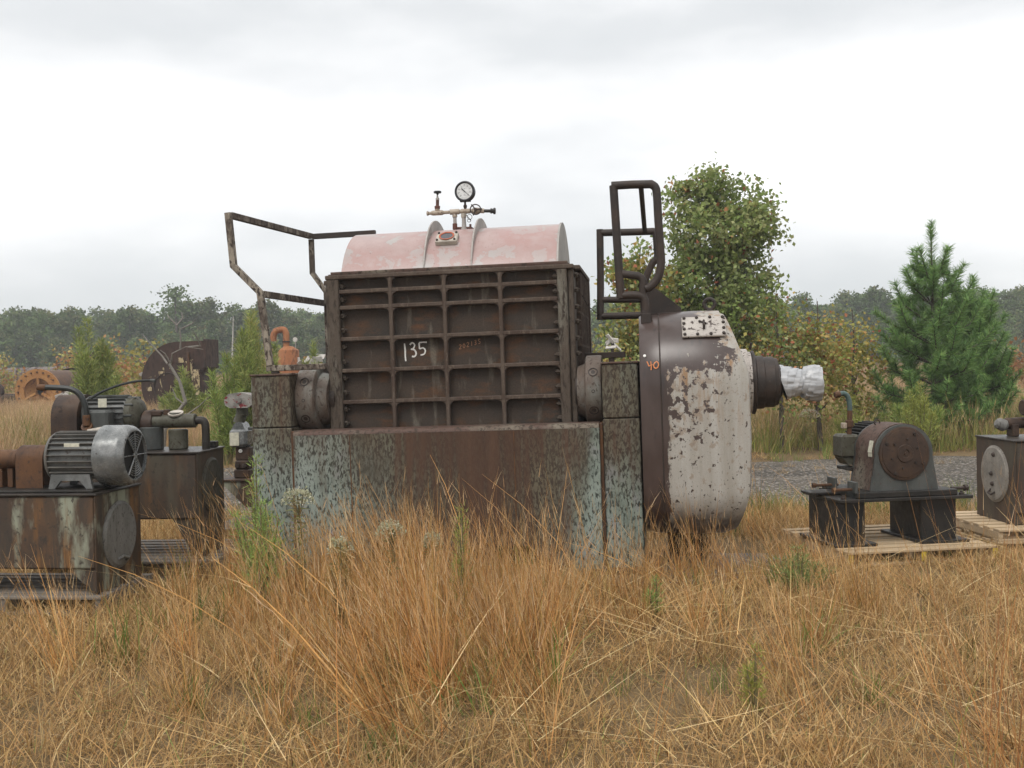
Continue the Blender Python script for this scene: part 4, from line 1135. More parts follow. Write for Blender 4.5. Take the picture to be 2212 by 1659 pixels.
MB().cyl((-.16, .19, 1.12), (-.13, .19, 1.20), .055, n=14).cyl((-.12, .19, 1.19), (-.12, .19, 1.285), .058, n=18, bev=.008).build('valve_neck', MT['olive'], uc)
hd = MB().prism([(-.26, 1.30), (-.21, 1.272), (-.03, 1.275), (.02, 1.31), (.03, 1.36), (.0, 1.40), (-.06, 1.42), (-.14, 1.425), (-.22, 1.415), (-.26, 1.38), (-.27, 1.345)], 1, .09, .29)
hd.cyl((-.12, .09, 1.35), (-.12, .075, 1.35), .028, n=14)
head_m = weathered('valve_head_paint', (0.33, 0.33, 0.315, 1), (0.22, 0.22, 0.21, 1), (0.24, 0.035, 0.045, 1), 10, 22, (0.42, 0.6), (0.58, 0.61), (1, 1, 1), (0.45, 0.7))
hd.build('valve_head', head_m, uc, 30)
# ------------------------------------------------------------------ unit D, motor on a steel stand (right)
OD = (2.62, 7.98, 0)
pallet('pale new pallet with yellow stringer ends under the steel motor stand', OD, R(9), 1.29, 1.25, .122, 'wood', 8, 3, True)
ud = thing('motor_stand', 'steel stand carrying a round rusty faced motor, on a pale pallet at right', 'motor stand', OD, (0, 0, R(9)))
for x0, x1 in ((.05, .30), (.80, 1.11)):
    MB().prism([(x0, .148), (x1, .148), (x1, .478), (x0, .478)], 1, .30, .318).build('stand_leg', MT['steel_black'], ud)
    MB().box((x0, .319, .148), (x0 + .016, .80, .478), .003).build('leg_web', MT['steel_black'], ud)
    MB().box((x1 - .016, .319, .148), (x1, .80, .478), .003).build('leg_web', MT['steel_black'], ud)
    MB().box((x0 - .06, .20, .1225), (x1 + .06, .86, .147), .004).build('foot_plate', MT['steel_black'], ud)
MB().box((.04, .22, .479), (1.22, .90, .505), .004).build('stand_plate', MT['steel_black'], ud)
MB().box((.20, .25, .506), (1.10, .86, .555), .006).build('slide_base', MT['steel_black'], ud)
MB().box((-.06, .52, .515), (.20, .72, .535), .004).build('slide_rail', MT['steel_black'], ud)
for y in (.26, .62):
    MB().box((.20, y, .506), (.225, y + .14, .64), .004).build('stop_plate', MT['blue_grey'], ud)
    MB().cyl((.05, y + .06, .575), (.26, y + .06, .575), .013, n=10).cyl((.03, y + .06, .575), (.055, y + .06, .575), .022, n=6).build('adjusting_screw', MT['rust_orange'], ud)
MB().cyl((1.10, .35, .55), (1.25, .35, .55), .014, n=10).cyl((1.22, .35, .55), (1.25, .35, .55), .028, n=6).build('adjusting_screw', MT['iron'], ud)
MB().box((1.08, .80, .506), (1.12, .86, .66), .004).prism([(.95, .556), (1.10, .556), (1.10, .60), (.95, .66)], 1, .80, .82).build('end_bracket', MT['steel_black'], ud)
for x, y in ((.10, .27), (.15, .78), (1.15, .28), (1.17, .45)):
    MB().lathe([(0, .02), (.016, .02), (.02, .013), (.034, .012)], (x, y, .505), (0, 0, 1), 6).build('bolt', MT['iron'], ud)
# housing: round top, straight splayed flanks
hpz = [(.655 + .255 * math.cos(R(a)), .868 + .232 * math.sin(R(a))) for a in range(-8, 189, 7)]
hpz = [(.955, .5555)] + hpz + [(.355, .5555)]
hous = MB().prism(hpz, 1, .30, .66).build('motor_housing', MT['blue_grey'], ud)
hp2 = [(x + (.006 if x > .655 else -.006), z + .006) for x, z in hpz]
MB().prism(hp2 + [(p[0] * .985 + .655 * .015, p[1] * .985 + .868 * .015) for p in reversed(hpz)], 1, .325, .62).build('housing_band', MT['flange'], hous)
MB().lathe([(0, .222), (.012, .222), (.016, .214), (.016, .20), (.020, .198), (.022, .19), (.022, .075), (.030, .07), (.030, .035), (.024, .033), (.024, .012), (.034, .010)], (.650, .2995, .860), (0, -1, 0), 48).build('face_disc', MT['rust_disc'], hous)
for k in range(6):
    a = R(60 * k + 20)
    MB().lathe([(0, .011), (.012, .010)], (.650 + .12 * math.cos(a), .278, .860 + .12 * math.sin(a)), (0, -1, 0), 8).build('bolt', MT['iron'], hous)
for k in range(4):
    a = R(90 * k - 28)
    MB().lathe([(0, .016), (.012, .013)], (.650 + .182 * math.cos(a), .278, .860 + .182 * math.sin(a)), (0, -1, 0), 8).build('bolt', MT['iron'], hous)
MB().box((.352, .36, .93), (.3665, .43, 1.0), .001).build('sticker', MT['sticker'], hous) if False else None
for k, (za, s1) in enumerate(((168, .05), (181, .03))):
    a = R(za)
    p = Vector((.655 + .264 * math.cos(a), .37, .868 + .241 * math.sin(a)))
    MB().box((-.002, -.03, -s1), (.002, .03, s1), .001, Matrix.Translation(p) @ Matrix.Rotation(R(za - 180) * -1, 4, 'Y')).build('sticker', MT['sticker'], hous)
mm = MB().lathe([(0, .20), (.30, .20), (.33, .17), (.40, .15)], (.655, .66, .868), (0, 1, 0), 36).build('motor_body', MT['steel_black'], ud)
for k in range(16):
    a = R(20 + 140 * k / 15)
    M = Matrix.Translation((.655, .66, .868)) @ Matrix.Rotation(-a, 4, 'Y')
    MB().box((.195, .02, -.004), (.232, .30, .004), .002, M).build('cooling_fin', MT['steel_black'], mm)
MB().box((.30, .66, .80), (.46, .86, 1.0), .02).prism([(.31, .80), (.45, .80), (.41, .74), (.36, .74)], 1, .68, .84).build('terminal_box', MT['olive'], ud)
MB().box((.36, .64, .69), (.46, .90, .72), .005).build('box_bracket', MT['steel_black'], ud)
MB().torus((.56, .56, 1.105), (.2, 1, 0), .022, .006, 16, 6).build('lifting_eye', MT['iron'], hous)
cd = MB().tube(bez([(.30, .72, 1.345), (.345, .72, 1.352), (.378, .72, 1.325), (.395, .72, 1.27), (.398, .72, 1.20)], 5), .0215, 12).build('conduit', MT['teal_pipe'], ud)
MB().cyl((.262, .72, 1.338), (.31, .72, 1.347), .027, n=12, bev=.003).build('conduit_end', MT['rust_orange'], ud)
MB().cyl((.395, .72, 1.10), (.398, .72, 1.205), .022, n=12).cyl((.392, .72, 1.06), (.393, .72, 1.12), .036, n=8, bev=.005).cyl((.39, .72, 1.0), (.392, .72, 1.06), .021, n=12).build('conduit_joint', MT['rust_orange'], ud)
MB().box((.325, .70, 1.05), (.365, .75, 1.10), .006).build('conduit_tee', MT['fitting'], ud)
# ------------------------------------------------------------------ unit E, right edge
OE = (4.25, 9.0, 0)
pallet('pale pallet at the right edge, under the tank with the pale round cover', (4.02, 8.44, 0), R(3), 1.5, 1.1, .205, 'wood', 7, 3, False, 2)
ue = thing('pump_unit', 'rusty oil tank with pale round cover, cut off by the right edge', 'pump unit', OE, (0, 0, 0), 'motor driven oil tank units')
te, ce, cp = tank(ue, .0, 1.2, -.38, .33, .30, .915, .2055, MT['tank_b'], MT['round_cover_pale'], -1, .25, .615)
for dy, dz in ((-.02, .17), (.03, .0), (.01, -.09)):
    MB().lathe([(0, .022), (.012, .018), (.02, .010)], (cp[0] - .02, cp[1] + dy, cp[2] + dz), (-1, 0, 0), 10).build('cover_bolt', MT['iron'], te)
MB().tube([(cp[0] - .018, cp[1] + .05, cp[2] - .14), (cp[0] - .05, cp[1] + .04, cp[2] - .17), (cp[0] - .05, cp[1] - .02, cp[2] - .18), (cp[0] - .018, cp[1] - .03, cp[2] - .16)], .009, 6).build('cover_handle', MT['iron'], te)
MB().lathe([(0, .03), (.02, .05), (.08, .055), (.10, .04)], (.07, .10, 1.06), (.35, 0, -.15), 16).build('pump_knob', MT['round_cover'], ue)
MB().cyl((.16, .12, 1.045), (.40, .12, 1.055), .05, n=16, bev=.008).box((.2, .06, .933), (.26, .18, 1.04), .006).build('pump_barrel', MT['rust_disc'], ue)
MB().cyl((.28, .05, 1.19), (.75, .05, 1.19), .072, n=20, bev=.008).box((.36, .0, .933), (.42, .1, 1.14), .006).box((.62, .0, .933), (.68, .1, 1.14), .006).build('motor_barrel', MT['rust_disc'], ue)

# ------------------------------------------------------------------ vegetation helpers
def unit(v):
    return v / np.maximum(np.linalg.norm(v, axis=-1, keepdims=True), 1e-9)
def blades(base, h, az, lean, curl, width, col, seg=3, tipw=0.15):
    """curved tapering strips. base (n,3), h, az, lean (rad from vertical), curl (extra lean at tip), width, col (n,3)"""
    n = len(base)
    d = np.stack([np.cos(az), np.sin(az), np.zeros(n)], 1)
    face = rng.uniform(0, 2 * np.pi, n)
    side = np.stack([np.cos(face), np.sin(face), np.zeros(n)], 1)
    pos = base.copy()
    V = []
    for k in range(seg + 1):
        t = k / seg
        w = (width * (1 - (1 - tipw) * t ** 1.5))[:, None] * .5
        V.append(pos - side * w); V.append(pos + side * w)
        a = lean + curl * t
        pos = pos + (d * np.sin(a)[:, None] + np.array([0, 0, 1.0]) * np.cos(a)[:, None]) * (h / seg)[:, None]
    V = np.stack(V, 1)                                    # n, 2*(seg+1), 3
    m = 2 * (seg + 1)
    F = []
    for k in range(seg):
        F.append(np.array([2 * k, 2 * k + 1, 2 * k + 3, 2 * k + 2]))
    F = np.stack(F, 0)[None] + (np.arange(n) * m)[:, None, None]
    C = np.repeat(col[:, None, :], m, 1)
    return V.reshape(-1, 3), F.reshape(-1, 4), C.reshape(-1, 3)
def cat(parts):
    V, F, C, o = [], [], [], 0
    for v, f, c in parts:
        V.append(v); F.append(f + o); C.append(c); o += len(v)
    return np.concatenate(V), np.concatenate(F), np.concatenate(C)
def pick(n, pal, jit=.12):
    pal = np.array(pal)
    c = pal[rng.integers(0, len(pal), n)]
    return np.clip(c * rng.uniform(1 - jit, 1 + jit, (n, 1)) * rng.uniform(.96, 1.04, (n, 3)), 0, 1)
def leaves(cen, size, col, updown=0.5, aspect=.75):
    """folded diamond leaves, random facing"""
    n = len(cen)
    nrm = unit(rng.normal(size=(n, 3)) + np.array([0, 0, updown]))
    a = unit(np.cross(nrm, rng.normal(size=(n, 3))))
    b = np.cross(nrm, a)
    s = (size * rng.uniform(.7, 1.25, n))[:, None] * .5
    V = np.stack([cen - a * s, cen + b * s * aspect + nrm * s * .25, cen + a * s, cen - b * s * aspect + nrm * s * .25], 1)
    F = np.arange(n * 4).reshape(n, 4)
    return V.reshape(-1, 3), F, np.repeat(col, 4, 0)
def sticks(p0, p1, w, col):
    """thin flat needles from p0 to p1"""
    n = len(p0)
    d = unit(p1 - p0)
    s = unit(np.cross(d, rng.normal(size=(n, 3)))) * w * .5
    V = np.stack([p0 - s, p0 + s, p1 + s * .3, p1 - s * .3], 1)
    return V.reshape(-1, 3), np.arange(n * 4).reshape(n, 4), np.repeat(col, 4, 0)
def scatter(name, protos, P, ROT, S, IDX):
    """one 'stuff' object: instances of proto meshes on points"""
    coll = bpy.data.collections.new(name + '_source')
    for i, me in enumerate(protos):
        o = bpy.data.objects.new('%s_source_%02d' % (name, i), me)
        coll.objects.link(o)
    me = bpy.data.meshes.new(name)
    me.vertices.add(len(P)); me.vertices.foreach_set('co', np.asarray(P, np.float32).ravel())
    for an, ty, dat, key in (('rot', 'FLOAT_VECTOR', ROT, 'vector'), ('scl', 'FLOAT_VECTOR', S, 'vector'), ('idx', 'INT', IDX, 'value')):
        a = me.attributes.new(an, ty, 'POINT')
        a.data.foreach_set(key, np.asarray(dat, np.int32 if ty == 'INT' else np.float32).ravel())
    ob = bpy.data.objects.new(name, me)
    COL.objects.link(ob)
    ob['kind'] = 'stuff'
    g = bpy.data.node_groups.new(name, 'GeometryNodeTree')
    g.interface.new_socket('Geometry', in_out='INPUT', socket_type='NodeSocketGeometry')
    g.interface.new_socket('Geometry', in_out='OUTPUT', socket_type='NodeSocketGeometry')
    gi = g.nodes.new('NodeGroupInput'); go = g.nodes.new('NodeGroupOutput')
    m2p = g.nodes.new('GeometryNodeMeshToPoints')
    ci = g.nodes.new('GeometryNodeCollectionInfo')
    ci.inputs['Collection'].default_value = coll
    ci.inputs['Separate Children'].default_value = True
    ci.inputs['Reset Children'].default_value = True
    io = g.nodes.new('GeometryNodeInstanceOnPoints')
    io.inputs['Pick Instance'].default_value = True
    def na(nm, ty):
        x = g.nodes.new('GeometryNodeInputNamedAttribute'); x.data_type = ty; x.inputs['Name'].default_value = nm
        return x.outputs['Attribute']
    e2r = g.nodes.new('FunctionNodeEulerToRotation')
    L = g.links.new
    L(gi.outputs[0], m2p.inputs['Mesh']); L(m2p.outputs[0], io.inputs['Points']); L(ci.outputs[0], io.inputs['Instance'])
    L(na('idx', 'INT'), io.inputs['Instance Index']); L(na('rot', 'FLOAT_VECTOR'), e2r.inputs[0]); L(e2r.outputs[0], io.inputs['Rotation'])
    L(na('scl', 'FLOAT_VECTOR'), io.inputs['Scale']); L(io.outputs[0], go.inputs[0])
    md = ob.modifiers.new('scatter', 'NODES'); md.node_group = g
    return ob

# keep-out footprints (world frame, with yaw): centre, half size
KEEP = [((-0.5, 8.0), -8, -1.7, 2.0, -0.02, 1.7), ((-0.5, 8.0), -8, 1.1, 2.6, .12, 1.7), ((-2.82, 6.82), -6, -1.45, .02, -.02, .84), ((-2.49, 8.0), -3, -1.25, .18, -.02, 1.1),
        ((-2.6, 10.0), -4, -.4, 1.0, -.2, .8), ((2.62, 7.98), 9, .0, 1.3, .02, 1.25), ((4.02, 8.44), 3, .0, 1.5, 0, 1.1)]
def free(P, pad=0.0):
    ok = np.ones(len(P), bool)
    for (cx, cy), yaw, x0, x1, y0, y1 in KEEP:
        c, s = math.cos(R(yaw)), math.sin(R(yaw))
        dx, dy = P[:, 0] - cx, P[:, 1] - cy
        lx, ly = dx * c + dy * s, -dx * s + dy * c
        ok &= ~((lx > x0 - pad) & (lx < x1 + pad) & (ly > y0 - pad) & (ly < y1 + pad))
    return ok

# ------------------------------------------------------------------ dry grass
STRAW = [(.52, .345, .15), (.46, .29, .115), (.60, .44, .225), (.36, .22, .085), (.49, .295, .125), (.29, .175, .07), (.16, .09, .035), (.52, .33, .135)]
TALL = [(.57, .31, .11), (.50, .25, .08), (.61, .38, .15), (.44, .205, .065), (.36, .215, .06), (.58, .315, .115), (.22, .11, .035)]
PINK = [(.46, .30, .17), (.42, .26, .15), (.50, .36, .21), (.36, .23, .12), (.30, .24, .10)]
def tuft_short(n=70, rad=.26, hmin=.06, hmax=.30, green=.06, w=.0052):
    r = rad * np.sqrt(rng.uniform(0, 1, n)); a = rng.uniform(0, 2 * np.pi, n)
    base = np.stack([r * np.cos(a), r * np.sin(a), rng.uniform(-.01, .05, n)], 1)
    h = rng.uniform(hmin, hmax, n)
    lean = np.abs(rng.normal(.95, .42, n)).clip(0, 1.5); curl = rng.normal(.35, .55, n)
    c = pick(n, STRAW)
    g = rng.uniform(0, 1, n) < green
    c[g] = pick(g.sum(), [(.16, .19, .05), (.22, .21, .06)]) if g.sum() else c[g]
    return blades(base, h, rng.uniform(0, 2 * np.pi, n), lean, curl, rng.uniform(w * .6, w * 1.5, n), c)
def tuft_tall(n=42, rad=.07, hmin=.55, hmax=1.0, w=.0052, pal=TALL, fuzz=3, lean=.20):
    r = rad * np.sqrt(rng.uniform(0, 1, n)); a = rng.uniform(0, 2 * np.pi, n)
    base = np.stack([r * np.cos(a), r * np.sin(a), np.zeros(n)], 1)
    h = rng.uniform(hmin, hmax, n)
    az = a + rng.normal(0, .7, n)
    ln = np.abs(rng.normal(lean, .12, n)); cu = np.abs(rng.normal(.18, .16, n))
    c = pick(n, pal)
    parts = [blades(base, h, az, ln, cu, rng.uniform(w * .6, w * 1.25, n), c, 4)]
    # short leaf blades near the foot
    m = n
    b2 = np.stack([rng.normal(0, rad, m), rng.normal(0, rad, m), np.zeros(m)], 1)
    parts.append(blades(b2, rng.uniform(.25, .6, m), rng.uniform(0, 6.28, m), np.abs(rng.normal(.35, .25, m)), np.abs(rng.normal(.6, .4, m)), rng.uniform(w * .7, w * 1.4, m), pick(m, pal + [(.24, .22, .06)])))
    if fuzz:
        d = np.stack([np.cos(az), np.sin(az), np.zeros(n)], 1)
        for k in range(fuzz):
            t = rng.uniform(.45, .88, n)
            am = ln + cu * t * .45
            p = base + (d * np.sin(am)[:, None] + np.array([0, 0, 1.]) * np.cos(am)[:, None]) * (h * t)[:, None]
            parts.append(blades(p, rng.uniform(.06, .15, n), az + rng.normal(0, 1.2, n), ln + rng.uniform(.05, .3, n), rng.uniform(-.1, .4, n), np.full(n, w * .6), pick(n, [(.56, .38, .20), (.50, .31, .15), (.6, .44, .26)]), 2))
    return cat(parts)
def mk(name, parts, mat):
    return arr_mesh(name, *parts[:2], MT[mat], parts[2])
shorts = [mk('straw', tuft_short(green=g), 'grass') for g in (.0, .02, .03, .05, .0, .14)]
talls = [mk('bluestem', tuft_tall(24 + 4 * k, .07 + .014 * k, .42 + .05 * k, .94 + .06 * k, .0056, lean=.11 + .035 * (k % 3), fuzz=3), 'grass') for k in range(5)]
lone = [mk('stalk', tuft_tall(6, .05, .6, 1.15, .0066, lean=.30, fuzz=4), 'grass') for k in range(4)]
greens = [mk('green_blade', blades(np.stack([rng.normal(0, .06, 26), rng.normal(0, .06, 26), np.zeros(26)], 1), rng.uniform(.12, .34, 26), rng.uniform(0, 6.28, 26), np.abs(rng.normal(.3, .2, 26)), np.abs(rng.normal(.4, .3, 26)), rng.uniform(.005, .009, 26), pick(26, [(.14, .20, .04), (.20, .22, .06), (.10, .15, .035)])), 'grass') for _ in range(3)]

def wave(P, k=1.0, s=0.0):
    return np.sin(P[:, 0] * 1.9 * k + s) * np.sin(P[:, 1] * 1.5 * k + 1.3 * s + .7) + .5 * np.sin(P[:, 0] * 4.1 * k + 2 * s + P[:, 1] * 2.7 * k)
def region(n, y0, y1, pad=.5):
    u = rng.uniform(0, 1, n)
    y = np.sqrt(y0 * y0 + u * (y1 * y1 - y0 * y0))
    x = rng.uniform(-1, 1, n) * (y * .53 + pad)
    return np.stack([x, y, np.zeros(n)], 1)
def put(name, protos, P, smin, smax, tilt=.08, biasx=0.0):
    n = len(P)
    rot = np.stack([rng.normal(0, tilt, n), rng.normal(biasx, tilt, n), rng.uniform(0, 6.28, n)], 1)
    s = rng.uniform(smin, smax, n)
    return scatter(name, protos, P, rot, np.stack([s, s, s * rng.uniform(.85, 1.15, n)], 1), rng.integers(0, len(protos), n))
P = region(3300, 3.4, 11.2); P = P[free(P, -.05)]
bare = wave(P, .8, .4)
s0 = np.where(P[:, 0] < -1.9, .75, 1.0)
P = P[rng.uniform(0, 1, len(P)) < np.where(bare > .9, .45, 1.0)]
put('dry_grass', shorts, P, .55, 1.0)
# tall bunches: dense in the middle foreground, few elsewhere
P = region(620, 4.3, 7.75, .1); P = P[free(P, .06)]
u = P[:, 0] / P[:, 1]
dens = np.exp(-((u + .125) / .15) ** 2) * .66 + np.where((u > .03) & (u < .42), .05, 0) + np.where(u < -.35, .02, 0)
dens *= .65 + .5 * np.clip(wave(P, 1.3, 2.0) + .4, 0, 1)
dens *= np.where(P[:, 1] < 4.5, .5, 1.0)
P = P[rng.uniform(0, 1, len(P)) < dens]
lx = np.linspace(1.5, 2.75, 13) + rng.normal(0, .05, 13); ly = rng.uniform(-.45, -.05, 13)
c8, s8 = math.cos(R(8)), math.sin(R(8))
P = np.concatenate([P, np.stack([-.5 + lx * c8 + ly * s8, 8.0 - lx * s8 + ly * c8, np.zeros(13)], 1)])
n = len(P)
rot = np.stack([rng.normal(0, .07, n), rng.normal(-.17, .15, n), np.zeros(n)], 1)
s = rng.uniform(.46, .84, n) + .14 * np.exp(-((P[:, 0] / P[:, 1] + .09) / .08) ** 2)
# yaw first, then lean: keep the yaw small range so the leaning direction survives
rot[:, 2] = rng.uniform(-.5, .5, n)
scatter('tall_bluestem', talls, P, rot, np.stack([s, s, s], 1), rng.integers(0, 5, n))
P = region(300, 3.8, 10.6, .2); P = P[free(P, .05)]
P = P[rng.uniform(0, 1, len(P)) < np.where(np.abs(P[:, 0] / P[:, 1] + .08) < .17, .55, np.where(P[:, 0] > 0, .22, .10))]
n = len(P)
rot = np.stack([rng.normal(0, .15, n), rng.normal(-.22, .25, n), rng.uniform(-.6, .6, n)], 1)
s = rng.uniform(.55, .95, n) + .18 * (np.abs(P[:, 0] / P[:, 1] + .08) < .17)
scatter('loose_stalks', lone, P, rot, np.stack([s, s, s], 1), rng.integers(0, 4, n))
P = region(70, 4, 11, .2); P = P[free(P, .05)]
put('green_blades', greens, P, .6, 1.3)
# long pale stalks fallen over, lying on the mat
fallen = [mk('fallen_stalk', blades(np.stack([rng.normal(0, .18, 9), rng.normal(0, .18, 9), rng.uniform(.06, .16, 9)], 1), rng.uniform(.45, 1.0, 9), rng.uniform(0, 6.28, 9), rng.uniform(1.15, 1.5, 9), rng.uniform(-.1, .35, 9), rng.uniform(.004, .0065, 9), pick(9, [(.62, .44, .20), (.56, .37, .15), (.66, .50, .26)]), 4), 'grass') for _ in range(5)]
P = region(110, 3.8, 9.5, .3); P = P[free(P, .15)]
P = P[rng.uniform(0, 1, len(P)) < np.where(P[:, 0] / P[:, 1] > -.05, .9, .45)]
put('fallen_straw', fallen, P, .7, 1.1, .05)
# reddish stalks close to the lens at the right edge
P = np.stack([rng.uniform(1.50, 1.85, 12), rng.uniform(2.9, 3.5, 12), np.zeros(12)], 1)
put('near_stalks', [mk('near_stalk', tuft_tall(9, .05, .8, 1.25, .0038, [(.36, .17, .06), (.42, .22, .08), (.30, .13, .05)], 2, .10), 'grass') for _ in range(3)], P, .9, 1.1, .05, .02)
# fields beyond the road
fields = [mk('field_grass', tuft_tall(130, .55, .55, 1.1, .011, PINK, 1, .22), 'grass') for _ in range(4)]
fgreen = [mk('field_weed', tuft_tall(90, .45, .5, 1.1, .016, [(.20, .22, .05), (.26, .25, .07), (.15, .18, .05), (.33, .27, .10)], 2, .25), 'grass') for _ in range(3)]
P = region(2600, 18.2, 60, 3.0)
keepp = np.where(P[:, 1] < 20.5, .75, 1.0)
P = P[rng.uniform(0, 1, len(P)) < keepp]
put('field_grass', fields, P, .55, 1.0)
P = region(420, 18.0, 30, 2.0)
P = P[rng.uniform(0, 1, len(P)) < np.where(P[:, 0] > 2, .9, .45)]
put('field_weeds', fgreen, P, .5, 1.0)
P = region(2200, 60, 135, 5.0)
put('far_grass', fields, P, 1.0, 1.9)
P = np.stack([rng.uniform(-8, 10, 130), 11.2 + 6.4 * rng.uniform(0, 1, 130) ** 1.3, np.full(130, .01)], 1); P = P[free(P, .05)]
put('road_grass', shorts[2:], P, .3, .75)
# weeds on the road edges
P = np.concatenate([np.stack([rng.uniform(-7, 8, 160), rng.normal(11.1, .4, 160), np.zeros(160)], 1), np.stack([rng.uniform(-9, 12, 120), rng.normal(17.6, .5, 120), np.zeros(120)], 1)])
P = P[free(P, .05)]
put('road_edge_grass', shorts[2:] + greens, P, .6, 1.2)

# ------------------------------------------------------------------ trees and shrubs
def limb_tree(parent, h, r0, n_limb, spread, z0, mat='bark', seed=0):
    rs = random.Random(seed)
    b = MB()
    pts = [(0, 0, 0)]
    for k in range(1, 7):
        pts.append((pts[-1][0] + rs.uniform(-.04, .04) * h * .3, pts[-1][1] + rs.uniform(-.04, .04) * h * .3, h * k / 6))
    b.tube(pts, [r0 * (1 - .85 * k / 6) for k in range(7)], 8)
    for i in range(n_limb):
        t = z0 + (1 - z0) * (i + rs.random()) / n_limb
        k = min(5, int(t * 6)); f = t * 6 - k
        p = Vector(pts[k]).lerp(Vector(pts[k + 1]), f)
        a = rs.uniform(0, 6.28); L = spread * rs.uniform(.6, 1.0) * (1.1 - .5 * t)
        d = Vector((math.cos(a), math.sin(a), rs.uniform(.4, 1.0))).normalized()
        q = p + d * L * .5; e = q + (d + Vector((0, 0, .35))).normalized() * L * .5
        rr_ = r0 * (1 - .85 * t) * .55
        b.tube([p, q, e], [rr_, rr_ * .6, rr_ * .2], 6)
    return b.build('trunk', MT[mat], parent)
def broadleaf(name, label, cat_, loc, h, rx, rz, zc, nclump, per, leaf, pal, limbs=14, group=None, seed=0, clump_r=.24, patch=None, lobes=None):
    t = thing(name, label, cat_, loc, (0, 0, 0), group)
    limb_tree(t, h * .93, .012 * h + .015, limbs, rx * .9, .25, seed=seed)
    c = unit(rng.normal(size=(nclump, 3))) * (rng.uniform(.15, 1, (nclump, 1)) ** .5)
    c = c * np.array([rx, rx, rz]) * .86 + np.array([0, 0, zc])
    if lobes:
        lb = np.array(lobes)
        pr = lb[:, 3] ** 2 * lb[:, 4]
        k = rng.choice(len(lb), nclump, p=pr / pr.sum())
        c = unit(rng.normal(size=(nclump, 3))) * (rng.uniform(.2, 1, (nclump, 1)) ** .45)
        c = c * np.stack([lb[k, 3], lb[k, 3], lb[k, 4]], 1) + lb[k, :3]
    cl = np.repeat(c, per, 0) + rng.normal(size=(nclump * per, 3)) * clump_r * np.array([1, 1, .8])
    pc = np.repeat(pick(nclump, pal, .2), per, 0)
    col = np.where(rng.uniform(0, 1, (len(cl), 1)) < .55, pc, pick(len(cl), pal, .2))
    if patch is not None:
        m = (rng.uniform(0, 1, len(cl)) < patch[0]) | (np.repeat(rng.uniform(0, 1, nclump) < patch[0] * .8, per) & (rng.uniform(0, 1, len(cl)) < .5))
        col[m] = pick(m.sum(), patch[1], .2)
    V, F, C = leaves(cl, np.full(len(cl), leaf), col)
    link('crown', arr_mesh('crown', V, F, MT['leaf'], C), t)
    return t
GREEN = [(.23, .30, .09), (.28, .325, .105), (.19, .25, .075), (.32, .335, .14), (.25, .285, .11)]
FALL = [(.40, .15, .07), (.44, .20, .09), (.34, .12, .07), (.46, .27, .10)]
OLIVE = [(.30, .30, .075), (.36, .32, .085), (.24, .26, .07), (.40, .30, .085)]
broadleaf('maple_tree', 'tall green maple with reddening leaves, behind the gear housing', 'tree', (4.05, 19.5, 0), 5.45, 1.22, 1.52, 4.08, 320, 60, .096, GREEN, 24, seed=3, clump_r=.13, patch=(.03, FALL),
          lobes=[(-.12, 0, 5.05, .40, .42), (-.62, 0, 4.7, .42, .55), (.36, 0, 4.72, .46, .5), (-.05, 0, 4.1, .95, .7), (.72, 0, 4.35, .40, .5), (.80, 0, 3.75, .40, .5), (.8, .1, 3.2, .40, .5), (-.25, 0, 3.2, .95, .7), (.4, 0, 2.5, .85, .6), (-.6, 0, 2.3, .65, .6)])
broadleaf('maple_tree', 'lower slim maple with red leaf tips, seen through the pipe frame', 'tree', (2.35, 19.0, 0), 4.2, .70, 1.45, 2.75, 130, 54, .094, GREEN + OLIVE, 12, seed=5, clump_r=.12, patch=(.06, FALL),
          lobes=[(.1, 0, 3.9, .30, .42), (-.3, 0, 3.3, .36, .5), (.3, 0, 3.1, .45, .5), (0, 0, 2.4, .7, .6), (-.1, 0, 1.6, .75, .6)])
broadleaf('maple_sapling', 'orange and green sapling below the tall maple, right of the housing', 'tree', (4.95, 18.8, 0), 3.1, .72, 1.15, 1.75, 44, 60, .08, GREEN[1:] + OLIVE, 10, seed=6, clump_r=.2, patch=(.08, FALL))
broadleaf('maple_sapling', 'orange leaved sapling behind the plastic bag', 'tree', (5.75, 19.0, 0), 3.0, .60, 1.2, 1.6, 44, 60, .08, OLIVE, 10, seed=8, clump_r=.18, patch=(.14, FALL))
broadleaf('maple_sapling', 'yellowing olive sapling just left of the pine', 'tree', (6.75, 20.0, 0), 2.9, .55, 1.2, 1.5, 36, 60, .08, OLIVE, 10, seed=9, clump_r=.18, patch=(.05, FALL))
broadleaf('green_shrub', 'green leafy shrub in the gap between ribbed box and gear housing', 'shrub', (1.75, 17.9, 0), 2.4, .62, .95, 1.25, 34, 70, .075, GREEN + OLIVE, 10, seed=10, clump_r=.2, patch=(.07, FALL))
broadleaf('green_shrub', 'low olive shrub under the maples, left of the gear housing', 'shrub', (3.15, 18.2, 0), 2.1, .7, .9, 1.1, 34, 70, .075, OLIVE + GREEN, 10, seed=12, clump_r=.2, patch=(.14, FALL))

